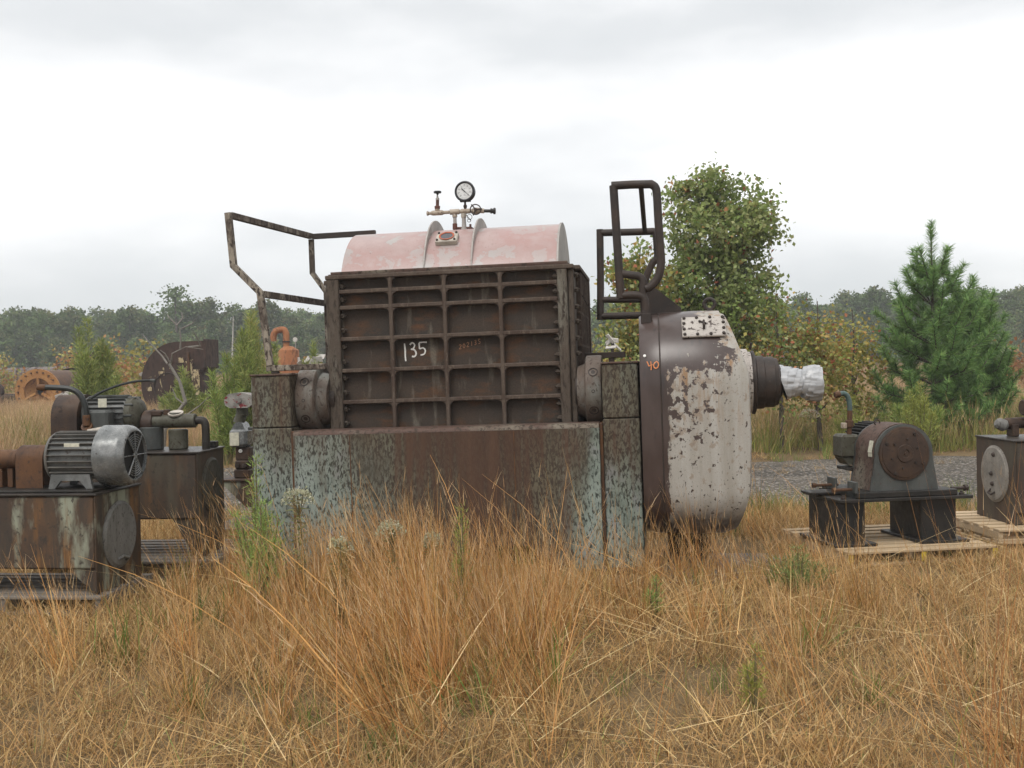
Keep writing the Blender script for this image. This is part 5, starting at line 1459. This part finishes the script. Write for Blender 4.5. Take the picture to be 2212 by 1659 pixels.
def pine(name, label, loc, h, w, seed, group=None):
    t = thing(name, label, 'tree', loc, (0, 0, 0), group)
    rs = np.random.default_rng(seed)
    b = MB()
    b.tube([(0, 0, 0), (.02, 0, h * .5), (0, .01, h * .97)], [.05 * h / 4, .035 * h / 4, .010], 8)
    P0, P1, C = [], [], []
    npal = np.array([(.13, .235, .07), (.165, .285, .08), (.10, .19, .06), (.21, .31, .09)])
    def shoot(a, d, L, bright=1.0, dens=420, nl=.15):
        n = max(10, int(L * dens))
        s = rs.uniform(0, 1, n)
        o = a + d * (L * s)[:, None]
        rad = unit(np.cross(d, rs.normal(size=(n, 3))))
        dirs = unit(rad * .85 + d * rs.uniform(.35, 1.0, (n, 1)))
        ln = rs.uniform(.6, 1.15, n) * nl
        P0.append(o); P1.append(o + dirs * ln[:, None])
        C.append(npal[rs.integers(0, 4, n)] * rs.uniform(.8, 1.25, (n, 1)) * bright)
    up = np.array([0, 0, 1.])
    shoot(np.array([0, 0, h * .74]), up, h * .20, 1.0, 300, .17)
    shoot(np.array([0, 0, h * .93]), up, h * .07, 1.1, 520, .14)
    nw = 8
    for i in range(nw):
        f = i / (nw - 1)
        z = h * (.10 + .62 * f)
        reach = w * .5 * (1.02 - .66 * f ** 1.8)
        nb = 6 if i > 4 else 8
        for k in range(nb):
            az = 6.28 * (k + rs.uniform(-.35, .35)) / nb + i * .9
            L = reach * rs.uniform(.72, 1.18)
            d0 = np.array([math.cos(az), math.sin(az), .12 + .75 * f])
            d0 /= np.linalg.norm(d0)
            a = np.array([0, 0, z]); q = a + d0 * L * .72
            d1 = d0 * .55 + up * rs.uniform(.5, .9) + rs.normal(size=3) * .12; d1 /= np.linalg.norm(d1)
            Lt = rs.uniform(.30, .52) * (1.15 if i > 4 else 1.0)
            b.tube([tuple(a), tuple(q), tuple(q + d1 * Lt)], [.018, .012, .005], 5)
            shoot(q, d1, Lt, 1.1)
            shoot(a + d0 * L * .35, d0, L * .36, .9, 300)
            for s in range(5 if i < 5 else 3):
                g = rs.uniform(.35, 1.0)
                p = a + d0 * L * .72 * g
                dd = d0 * .4 + up * rs.uniform(.2, .8) + rs.normal(size=3) * .6
                dd /= np.linalg.norm(dd)
                ls = rs.uniform(.18, .36)
                b.tube([tuple(p), tuple(p + dd * ls)], [.008, .004], 4)
                shoot(p, dd, ls, rs.uniform(.85, 1.15), 400)
    b.build('trunk', MT['bark'], t)
    P0, P1, C = np.concatenate(P0), np.concatenate(P1), np.concatenate(C)
    V, F, CC = sticks(P0, P1, .012, C)
    link('crown', arr_mesh('crown', V, F, MT['needle'], CC), t)
    return t
pine('pine_tree', 'young bright green pine with upright leader shoot, right of the maples', (8.1, 19.6, 0), 4.3, 2.75, 4)
pine('pine_tree', 'shorter young pine merging into the right flank of the taller pine', (9.35, 20.6, 0), 3.35, 1.9, 9)

def feathery(name, label, loc, h, w, n, pal, seed, wd=.010, ln=(.05, .11), group=None, cat_='shrub', stems=9):
    """cedar / dog-fennel like plant: many upright plumes of fine leaflets"""
    t = thing(name, label, cat_, loc, (0, 0, 0), group)
    rs = np.random.default_rng(seed)
    b = MB()
    P0, P1, C = [], [], []
    for k in range(stems):
        az = rs.uniform(0, 6.28); rad = w * .5 * math.sqrt(rs.uniform(0, 1)) * .9
        top = np.array([rad * math.cos(az), rad * math.sin(az), h * (1.0 - .45 * (rad / (w * .5)) ** 1.5) * rs.uniform(.82, 1.0)])
        if k == 0: top = np.array([0, 0, h])
        bs = top * np.array([.25, .25, 0])
        b.tube([tuple(bs), tuple(bs * .4 + top * .6 - np.array([0, 0, .05 * h])), tuple(top)], [.010 + .003 * h, .008, .003], 5)
        m = n // stems
        s = rs.uniform(.08, 1, m) ** .8
        o = bs + (top - bs) * s[:, None]
        az2 = rs.uniform(0, 6.28, m)
        out = np.stack([np.cos(az2), np.sin(az2), np.zeros(m)], 1)
        plume = (w * .30) * (1.05 - s) + .03
        r = plume * rs.uniform(0, 1, m)
        o = o + out * r[:, None] + np.array([0, 0, 1.]) * (r * .55)[:, None]
        d = unit(out * rs.uniform(.2, .8, (m, 1)) + np.array([0, 0, 1.]) * rs.uniform(.3, 1.0, (m, 1)) + rs.normal(size=(m, 3)) * .3)
        P0.append(o); P1.append(o + d * rs.uniform(ln[0], ln[1], m)[:, None])
        pl = np.array(pal)
        C.append(pl[rs.integers(0, len(pl), m)] * rs.uniform(.75, 1.25, (m, 1)))
    b.build('stem', MT['stem'], t)
    V, F, CC = sticks(np.concatenate(P0), np.concatenate(P1), wd, np.concatenate(C))
    link('foliage', arr_mesh('foliage', V, F, MT['needle'], CC), t)
    return t
CED = [(.24, .29, .07), (.29, .33, .085), (.19, .245, .065), (.34, .35, .11), (.16, .21, .055)]
FEN = [(.24, .33, .08), (.30, .38, .10), (.18, .27, .07)]
feathery('cedar_shrub', 'feathery yellow green cedar between the yellow flange and the brown fan', (-9.75, 23.5, 0), 2.95, 1.6, 9000, CED, 1, .017, (.08, .18), stems=16)
feathery('cedar_shrub', 'small feathery cedar right beside the brown fan housing', (-7.9, 24.5, 0), 1.75, 1.3, 5000, CED, 2, .017, (.08, .17), stems=10)
feathery('cedar_shrub', 'tall feathery cedar left of the mixer, behind its handrail', (-4.75, 18.6, 0), 2.75, 1.35, 9000, CED, 3, .014, (.07, .16), stems=15)
feathery('cedar_shrub', 'short bright cedar behind the valve stand', (-5.1, 18.2, 0), 1.95, 1.1, 6000, FEN + CED, 4, .014, (.07, .15), stems=10)
feathery('cedar_shrub', 'feathery cedar showing between handrail and ribbed box', (-5.05, 26.0, 0), 2.4, .8, 4000, CED, 5, .018, (.08, .18), stems=12)
feathery('cedar_shrub', 'bushy olive cedar just left of the orange tank', (-7.3, 29.0, 0), 3.4, 1.7, 6000, CED + OLIVE, 6, .02, (.1, .2), stems=12)
feathery('cedar_shrub', 'low green scrub under the young pine', (7.4, 18.7, 0), 1.1, 1.3, 4500, FEN + CED, 7, .013, (.06, .14), stems=9)
feathery('cedar_shrub', 'low yellow green scrub at the far right, past the pine', (10.2, 19.3, 0), 1.2, 1.4, 4500, FEN + CED + OLIVE, 8, .014, (.06, .14), stems=9)
# mid-distance saplings in front of the wood
MID = [(-29, 58, 3.0, 'olive sapling at the far left above the steel pipes', OLIVE, .2), (-23.5, 55, 3.4, 'tawny sapling over the grey tank car body at far left', OLIVE, .35), (-20.5, 52, 3.6, 'orange tinged sapling left of the feathery yellow cedar', OLIVE, .5),
       (-15.2, 42, 3.5, 'yellow green young tree just left of the brown fan', [(.27, .25, .06), (.32, .28, .07)], .08), (-16.5, 47, 2.6, 'rust coloured low sapling behind the feathery yellow cedar', OLIVE, .55), (-11.5, 48, 3.3, 'pale brown sapling directly right of the brown fan', [(.27, .23, .11), (.23, .21, .09)], .2),
       (-9.3, 44, 3.0, 'orange brown bush below the pale dead trunk', OLIVE, .3), (-7.2, 52, 3.2, 'olive young tree right of the orange tank', OLIVE + GREEN, .2), (15.2, 48, 3.2, 'tall olive orange young tree between maples and pine', OLIVE, .3), (19.5, 40, 2.3, 'rust red bush beyond the pine at the right edge', [(.25, .16, .06), (.28, .13, .05)], .4), (8.5, 50, 3.0, 'dull olive young tree behind the maple leaves', OLIVE, .2)]
for i, (x, y, h, lab, pal, pt) in enumerate(MID):
    broadleaf('young_tree', lab, 'tree', (x, y, 0), h, h * .34, h * .44, h * .52, 22, 34, .20, pal, 6, 'young trees in front of the wood', 20 + i, .36, (pt, [(.36, .16, .06), (.40, .22, .08)]))

# the wood far behind: one mass
def far_tree(h, w, pal, conifer=False):
    n = 120
    z = rng.uniform(.18, 1, n)
    prof = np.sin(np.pi * np.clip(z * .92 + .06, 0, 1)) ** .55 if not conifer else 1.08 - z
    a = rng.uniform(0, 6.28, n); r = w * .5 * prof * np.sqrt(rng.uniform(.1, 1, n))
    c = np.stack([r * np.cos(a), r * np.sin(a), z * h * .93], 1)
    per = 28
    cl = np.repeat(c, per, 0) + rng.normal(size=(n * per, 3)) * np.array([.36, .36, .30])
    col = np.repeat(pick(n, pal, .25), per, 0) * rng.uniform(.85, 1.15, (n * per, 1))
    pl = leaves(cl, np.full(len(cl), .40), col, .8)
    trunk = sticks(np.array([[0, 0, 0], [.1, 0, 0]]), np.array([[0, 0, h * .9], [.05, 0, h * .9]]), .28, np.array([[.12, .10, .08]] * 2))
    return cat([pl, trunk])
WOOD = [(.105, .16, .052), (.125, .178, .06), (.088, .135, .045), (.155, .172, .064), (.115, .15, .054)]
WOODF = [(.21, .19, .075), (.19, .18, .07), (.25, .18, .08)]
ft = [mk('far_tree', far_tree(h, w, pal, c), 'far_leaf') for h, w, pal, c in ((11, 7, WOOD, 0), (12, 6, WOOD, 0), (10, 7.5, WOOD + WOODF[:1], 0), (11.5, 6.5, WOOD, 0), (9, 6, WOODF + WOOD, 0), (12.5, 4.5, WOOD[:3], 1))]
rows = []
for y, step in ((118, 2.6), (124, 2.4), (131, 2.3), (139, 2.4), (112, 3.2)):
    x = np.arange(-82, 84, step)
    rows.append(np.stack([x + rng.normal(0, 1.1, len(x)), np.full(len(x), y) + rng.normal(0, 1.6, len(x)), np.zeros(len(x))], 1))
P = np.concatenate(rows); n = len(P)
s = rng.uniform(.80, .95, n) * np.where(P[:, 1] < 115, .66, 1.0)
scatter('far_wood', ft, P, np.stack([np.zeros(n), np.zeros(n), rng.uniform(0, 6.28, n)], 1), np.stack([s, s, s], 1), rng.choice(6, n, p=[.23, .22, .2, .22, .11, .02]))
# two trees that stand out of the wood
t = thing('pine_tree', 'lone dark pine top rising above the wood, over the brown fan', 'tree', (-37.5, 114, 0))
link('crown', mk('pine_crown', cat([leaves(np.concatenate([rng.normal((0, 0, 10.7), (.7, .7, .55), (260, 3)), rng.normal((0, 0, 9.3), (1.1, 1.1, .7), (160, 3))]), np.full(420, .4), pick(420, WOOD[:3]))]), 'far_leaf'), t)
MB().tube([(0, 0, 0), (.1, 0, 6), (0, 0, 11)], [.2, .15, .06], 6).build('trunk', MT['bark'], t)
t = thing('dead_tree', 'thin pale dead trunk in front of the wood, left of the handrail', 'tree', (-24.8, 90, 0))
MB().tube([(0, 0, 0), (.15, 0, 3.5), (.3, 0, 6.8)], [.10, .08, .03], 6).build('trunk', plain('pale_trunk', (.42, .40, .36, 1), .8), t)

# bare little tree behind the second tank
t = thing('bare_tree', 'leafless grey little tree forking in front of the brown fan', 'tree', (-6.55, 19.0, 0))
def px(u, v, Y=19.0):     # position in the plane of the tree, metres from its foot
    return Vector(((u - 1106) / 2200 * Y + 6.55, 0, 1.6 + (814 - v) / 2200 * Y))
def br(pts, r0, r1, wob=.12):
    q = [px(*p) + Vector((0, random.uniform(-wob, wob), 0)) for p in pts]
    m = len(q)
    return MB().tube(q, [r0 + (r1 - r0) * k / (m - 1) for k in range(m)], 6)
b = MB().tube([(0, 0, 0), (.05, 0, .6), px(400, 870)], [.045, .042, .034], 7)
b.tube([px(400, 870), px(388, 825), px(366, 787)], [.034, .03, .025], 7)
b.build('trunk', MT['dead_wood'], t)
for pts in ([(366, 787), (352, 770), (330, 745), (322, 735), (308, 722)], [(366, 787), (376, 765), (392, 755), (405, 751), (440, 757)], [(392, 755), (396, 735), (394, 712), (388, 705)], [(366, 787), (358, 765), (350, 757)], [(405, 751), (430, 749), (428, 730), (418, 712)], [(388, 705), (372, 688), (366, 680)], [(388, 705), (400, 690), (398, 676)], [(394, 712), (415, 700), (425, 690)], [(398, 876), (380, 860), (372, 840)], [(400, 900), (430, 880), (465, 850)]):
    br(pts, .018, .005).build('branch', MT['dead_wood'], t)

# ------------------------------------------------------------------ foreground weeds
def gp_(u, v, Y):
    return ((u - 1106) / 2200 * Y, Y)
def boneset(label, u, v_top, Y, hr, name='boneset_plant', pal=None, heads=1):
    z = 1.6 + (812 - (u - 1106) * .0175 * 1.0 - 12 - v_top) / 2200 * Y
    x = (u - 1106) / 2200 * Y
    t = thing(name, label, 'wildflower', (x, Y, 0), (0, 0, 0), 'pale headed weeds in the grass')
    b = MB()
    b.tube([(0.05, 0, 0), (.03, 0, z * .5), (0, 0, z - .04)], [.007, .006, .004], 6)
    for k in range(9):
        a = 2.4 * k; q = Vector((hr * .75 * math.cos(a) * random.uniform(.3, 1), hr * .75 * math.sin(a) * random.uniform(.3, 1), z - random.uniform(.0, .05)))
        b.tube([(0.01, 0, z - .18), tuple(q)], [.0035, .002], 5)
    b.build('stem', MT['stem'], t)
    n = 520
    a = rng.uniform(0, 6.28, n); r = hr * np.sqrt(rng.uniform(0, 1, n))
    lump = .3 + .7 * np.abs(np.sin(a * 3.1) * np.cos(r / hr * 5))
    c = np.stack([r * np.cos(a), r * np.sin(a), z + .018 * np.cos(r / hr * 2.2) * hr / .1 - (1 - lump) * .05 - (r / hr) ** 2 * hr * .35 + rng.normal(0, .010, n)], 1)
    V, F, C = leaves(c, np.full(n, .015), pick(n, pal or [(.46, .45, .31), (.54, .53, .40), (.36, .37, .22), (.42, .40, .27)], .15), .8)
    link('flower_head', arr_mesh('flower_head', V, F, MT['leaf'], C), t)
    m = 120
    s = rng.uniform(.3, .92, m)
    p0 = np.stack([rng.normal(0, .012, m), rng.normal(0, .012, m), z * s], 1)
    az = rng.uniform(0, 6.28, m)
    V, F, C = sticks(p0, p0 + np.stack([np.cos(az) * .07, np.sin(az) * .07, rng.uniform(-.02, .05, m)], 1), .010, pick(m, [(.17, .19, .07), (.22, .21, .08), (.28, .22, .10)]))
    link('foliage', arr_mesh('foliage', V, F, MT['needle'], C), t)
    return t
boneset('pale flat topped weed in front of the left column, tallest flower head', 638, 1058, 6.9, .115)
boneset('pale domed flower head in front of the left foot opening', 838, 1128, 6.6, .10)
boneset('small pale flower head right of the domed one', 928, 1152, 6.7, .07)
boneset('faint pale flower head between the tallest and the domed one', 728, 1165, 6.5, .085)
boneset('dried cream flower head low in the middle of the grass', 868, 1425, 5.2, .045, 'dried_weed', [(.50, .38, .22), (.56, .45, .28)])
boneset('dried cream flower head lowest in the grass, left of the middle one', 790, 1462, 5.1, .05, 'dried_weed', [(.50, .38, .22), (.54, .43, .27)])
boneset('dried pale flower head beside the plastic bag, across the road', 2370 * .72 + 42, 885, 18.2, .20, 'dried_weed', [(.46, .40, .32), (.40, .35, .28)])
feathery('dog_fennel', 'tall feathery green weed against the left column of the mixer', (-1.86, 7.35, 0), 1.0, .36, 1700, FEN, 31, .006, (.02, .06), 'green feathery weeds', 'weed', 7)
feathery('dog_fennel', 'lower feathery green weed left of the tallest flower head', (-1.72, 6.9, 0), .72, .34, 1300, FEN, 32, .006, (.02, .06), 'green feathery weeds', 'weed', 6)
feathery('dog_fennel', 'thin yellow green plume right of the small pale flower head', (-.32, 6.2, 0), .78, .16, 900, [(.26, .28, .06), (.22, .26, .06)], 33, .005, (.015, .045), 'green feathery weeds', 'weed', 3)
feathery('dog_fennel', 'pale green feathery weed by the concrete slab', (1.95, 7.0, 0), .34, .50, 1100, [(.20, .25, .08), (.26, .28, .10), (.16, .21, .06)], 34, .006, (.02, .05), 'green feathery weeds', 'weed', 9)
feathery('dog_fennel', 'little bright green sprig in the straw below the slab', (.88, 6.35, 0), .28, .14, 500, FEN, 35, .005, (.015, .04), 'green feathery weeds', 'weed', 3)
feathery('dog_fennel', 'yellow green sprig near the bottom right of the grass', (1.07, 4.55, 0), .34, .14, 500, [(.28, .28, .06), (.24, .26, .06)], 36, .0045, (.015, .04), 'green feathery weeds', 'weed', 3)
feathery('goldenrod_plant', 'brown seeding goldenrod under the pale flower heads', (-1.03, 6.0, 0), .60, .30, 1500, [(.30, .20, .06), (.26, .16, .05), (.34, .24, .08)], 37, .005, (.015, .04), 'green feathery weeds', 'weed', 5)
feathery('goldenrod_plant', 'tall yellow green goldenrod standing left of the motor on the stand', (6.1, 18.3, 0), 1.0, .6, 1800, [(.28, .30, .07), (.22, .25, .06)], 38, .012, (.04, .09), 'green feathery weeds', 'weed', 6)
feathery('goldenrod_plant', 'tall yellow green goldenrod standing right behind the motor on the stand', (7.05, 17.6, 0), 1.25, .9, 2200, [(.30, .31, .07), (.24, .27, .06)], 39, .012, (.04, .10), 'green feathery weeds', 'weed', 7)

# ------------------------------------------------------------------ scrap in the field behind
MT['yellow_iron'] = weathered('yellow_iron', (0.36, 0.17, 0.05, 1), (0.42, 0.22, 0.07, 1), (0.16, 0.06, 0.03, 1), 2, 9, (0.4, 0.62), (0.56, 0.68), (1, 1, 1))
MT['brown_far'] = weathered('brown_sheet', (0.052, 0.030, 0.024, 1), (0.075, 0.042, 0.030, 1), (0.035, 0.022, 0.018, 1), 2, 9, streak=(1, 1, .5))
MT['brown_peel'] = weathered('brown_peeling', (0.045, 0.028, 0.022, 1), (0.06, 0.034, 0.026, 1), (0.42, 0.36, 0.22, 1), 2, 5.5, (0.4, 0.6), (0.61, 0.64), (1.6, 1, .6))
MT['orange_far'] = weathered('orange_tank', (0.33, 0.125, 0.045, 1), (0.40, 0.18, 0.08, 1), (0.22, 0.085, 0.04, 1), 2, 8, streak=(1, 1, .4))
MT['pipe_far'] = weathered('far_steel', (0.16, 0.14, 0.135, 1), (0.22, 0.20, 0.19, 1), (0.10, 0.06, 0.045, 1), 1.2, 6, streak=(1, 1, 1))
MT['white_far'] = weathered('white_scrap', (0.62, 0.62, 0.60, 1), (0.48, 0.48, 0.47, 1), (0.14, 0.13, 0.12, 1), 3, 9, (0.45, 0.6), (0.6, 0.65), (1, 1, 1))
t = thing('flanged_pipe', 'yellow rusty pipe section with bolted flange lying in the grass at left', 'pipe', (-20.5, 44, 1.02), (0, 0, R(-2)))
MB().lathe([(.12, .86), (.12, .94), (3.2, .94), (3.2, .86)], (0, 0, 0), (0, 1, 0), 40, capped=False).build('pipe_wall', MT['rust_orange'], t)
fl_ = MB().lathe([(0, .60), (0, 1.0), (.10, 1.0), (.12, .92)], (0, 0, 0), (0, 1, 0), 40, capped=False).build('flange', MT['yellow_iron'], t)
MB().lathe([(3.2, 1.05), (3.35, 1.05), (3.35, .8), (3.2, .8)], (0, 0, 0), (0, 1, 0), 40, capped=False).build('flange', MT['brown_far'], t)
MB().lathe([(0, .62), (.1, .60), (.3, .30), (.32, .16), (.16, .15)], (0, .02, 0), (0, 1, 0), 30, capped=False).build('inner_cone', MT['yellow_iron'], t)
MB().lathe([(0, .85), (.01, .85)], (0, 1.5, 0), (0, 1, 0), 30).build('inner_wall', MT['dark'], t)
for k in range(20):
    a = 2 * math.pi * k / 20
    MB().lathe([(0, .045), (.06, .04)], (.86 * math.cos(a), 0, .86 * math.sin(a)), (0, -1, 0), 6).build('bolt', MT['rust_orange'], fl_)
for k in range(3):
    a = R(90 + 120 * k)
    MB().tube([(.16 * math.cos(a), .12, .16 * math.sin(a)), (.62 * math.cos(a), .05, .62 * math.sin(a))], .07, 6).build('spoke', MT['yellow_iron'], t)
# brown blower scroll
t = thing('blower_housing', 'dark brown scroll shaped blower housing with peeling cream patches', 'blower', (-10.55, 32, 0), (0, 0, R(-6)))
sc = []
for k in range(33):
    a = R(90 + 300 * k / 32)
    r = 1.22 - .30 * k / 32
    sc.append((r * math.cos(a) - .02, 1.30 + r * math.sin(a) * 1.13))
sc = [(.98, 2.70), ] + sc + [(.62, 1.55), (.98, 1.85)]
sc = [(x, max(z, .02)) for x, z in sc]
body = MB().prism(sc, 1, 0, .95).build('scroll', MT['brown_far'], t, 40)
MB().prism([(.62, 2.0), (.98, 2.0), (.98, 2.69), (.62, 2.69)], 1, -.012, -.001).build('outlet_panel', MT['brown_far'], body)
MB().prism([(x * .80 - .02, 1.18 + (z - 1.30) * .72) for x, z in sc[2:32]], 1, -.02, -.002).build('face_plate', MT['brown_peel'], body)
MB().box((.93, -.05, 1.85), (1.0, 1.0, 2.75), .01).build('outlet_flange', MT['brown_far'], body)
MB().box((.40, -.10, .1), (.48, -.03, 2.35), .01).build('orange_post', MT['rust_orange'], body)
MB().torus((-.25, -.04, 1.25), (0, 1, 0), .46, .012, 30, 6).build('inlet_ring', MT['iron'], body)
MB().lathe([(0, .20), (.05, .38), (.5, .40), (.55, .3)], (.05, -.75, .52), (0, 1, 0), 24).build('motor', MT['teal_pipe'], t)
MB().box((-.35, -.8, .01), (.45, -.05, .14), .02).build('motor_base', MT['iron'], t)
for x, z, w_, h_ in ((-.55, 1.62, .18, .14), (.1, 2.02, .24, .16), (.52, 1.0, .26, .8), (.28, 1.62, .3, .5), (-.95, 1.15, .16, .12)):
    MB().box((x, -.035, z), (x + w_, -.022, z + h_), .003).build('cream_patch', weathered('cream_peel_%d' % int(x * 100), (.50, .43, .27, 1), (.42, .35, .2, 1), (.07, .04, .03, 1), 4, 9, (.4, .6), (.50, .53), (1.6, 1, .7)), body)
# orange tank with gooseneck
t = thing('vent_tank', 'orange upright tank with gooseneck vent pipe behind the handrail', 'tank', (-8.75, 40, 0))
MB().lathe([(0, .40), (2.5, .41), (2.55, .39), (2.68, .18), (2.70, .1)], (0, 0, 0), (0, 0, 1), 30).build('tank_shell', MT['orange_far'], t)
MB().lathe([(0, .17), (.05, .17), (.06, .11), (.3, .10)], (-.08, 0, 2.85), (0, 0, 1), 18).build('neck_flange', MT['brown_far'], t)
MB().tube(bez([(-.08, 0, 2.6), (-.08, 0, 3.0), (-.08, 0, 3.18), (-.16, 0, 3.34), (-.34, 0, 3.34), (-.5, 0, 3.28), (-.58, 0, 3.1), (-.58, 0, 2.9)], 5), .125, 14).build('gooseneck', MT['orange_far'], t)
MB().lathe([(0, .09), (.06, .09)], (.30, -.12, 2.95), (0, -1, 0), 16).tube([(.30, -.1, 2.9), (.28, 0, 2.5)], .02, 6).build('white_gauge', MT['white_far'], t)
MB().box((.38, -.16, 2.0), (.46, -.05, 2.25), .01).build('white_tag', MT['white_far'], t)
# steel tanks lying far left
for lab, x, y, L, r, z, yaw in (('long grey steel tank lying at the far left edge', -37.5, 70, 4.4, .62, 1.75, 6), ('grey steel tank with dark rust band, second from the left edge', -32.2, 68, 2.9, .66, 1.72, -10)):
    t = thing('steel_tank', lab, 'tank', (x, y, 0), (0, 0, R(yaw)), 'steel tanks lying beyond the field')
    MB().lathe([(0, r * .5), (.12, r * .85), (.25, r), (L - .25, r), (L - .12, r * .85), (L, r * .5)], (0, 0, z), (1, 0, 0), 26).build('shell', MT['pipe_far'], t)
    for f in (.22, .78):
        MB().box((L * f - .15, -.5, 0), (L * f + .15, .5, z - r * .8), .02).build('saddle', MT['brown_far'], t)
        MB().lathe([(0, r + .012), (.16, r + .012)], (L * f, 0, z), (1, 0, 0), 26).build('band', MT['brown_far'], t)
t = thing('steel_hopper', 'dark boxy hopper on a grey body left of the yellow green cedar', 'hopper', (-27.8, 66, 0))
MB().lathe([(0, .3), (.3, .65), (3.2, .65), (3.4, .3)], (-1.3, 0, 1.75), (1, 0, 0), 24).build('shell', MT['pipe_far'], t)
MB().box((-.6, -.7, 2.42), (1.6, .7, 3.25), .03).build('hopper_box', MT['brown_far'], t)
MB().box((-.8, -.5, 0), (-.4, .5, 1.2), .02).build('saddle', MT['brown_far'], t)
MB().box((1.4, -.5, 0), (1.8, .5, 1.2), .02).build('saddle', MT['brown_far'], t)
t = thing('scrap_casting', 'small dark rusty casting in the grass at the left edge', 'scrap', (-23.1, 45, .0))
MB().box((-.9, -.4, .0), (1.1, .4, .95), .1).build('base', MT['brown_far'], t)
for x in (-.5, .4):
    MB().torus((x, -.2, 1.05), (.3, 1, 0), .3, .12, 18, 8).build('lug', MT['brown_far'], t)
# bent white sheet scraps
def scrap(label, u, v, Y, w, seed):
    rs = random.Random(seed)
    x = (u - 1106) / 2200 * Y; z = 1.6 + (800 - (u - 1106) * .0175 - v) / 2200 * Y
    t = thing('scrap_sheet', label, 'scrap', (x, Y, 0), (0, 0, 0), 'pale scrap in the field')
    b = MB()
    for k in range(5):
        c = Vector((rs.uniform(-w, w) * .4, rs.uniform(-.1, .1), z + rs.uniform(-w, w) * .35))
        M = Matrix.Translation(c) @ Euler((rs.uniform(-1, 1), rs.uniform(-1, 1), rs.uniform(-1, 1))).to_matrix().to_4x4()
        MB().box((-w * .3, -.012, -w * .12), (w * .3, .012, w * .12), .004, M).build('sheet', MT['white_far'], t)
    MB().tube([(0, 0, 0), (.02, .02, z)], .03, 6).build('stake', MT['iron'], t)
scrap('torn white sheet scrap seen between ribbed box and gear housing', 1322, 738, 17.2, .30, 2)
scrap('bent pale sheet scrap beside the orange tank', 672, 780, 26, .6, 4)
scrap('white scrap pieces beyond the young pine at the right edge', 2152, 765, 38, 1.0, 6)
scrap('small white scrap left of the feathery yellow cedar', 138, 852, 36, .5, 8)
scrap('white scrap bits just right of the feathery yellow cedar', 316, 812, 34, .45, 9)

# ------------------------------------------------------------------ misty air
hz = bpy.data.materials.new('misty_air')
hz.use_nodes = True
hz.node_tree.nodes.clear()
ho = hz.node_tree.nodes.new('ShaderNodeOutputMaterial')
pv = hz.node_tree.nodes.new('ShaderNodeVolumePrincipled')
pv.inputs['Color'].default_value = (0.93, 0.95, 0.97, 1)
pv.inputs['Density'].default_value = 0.0013
pv.inputs['Anisotropy'].default_value = 0.2
hz.node_tree.links.new(pv.outputs[0], ho.inputs['Volume'])
haze = MB().box((-460, -40, -1), (460, 610, 16), 0.0).build('haze', hz)
haze['kind'] = 'stuff'
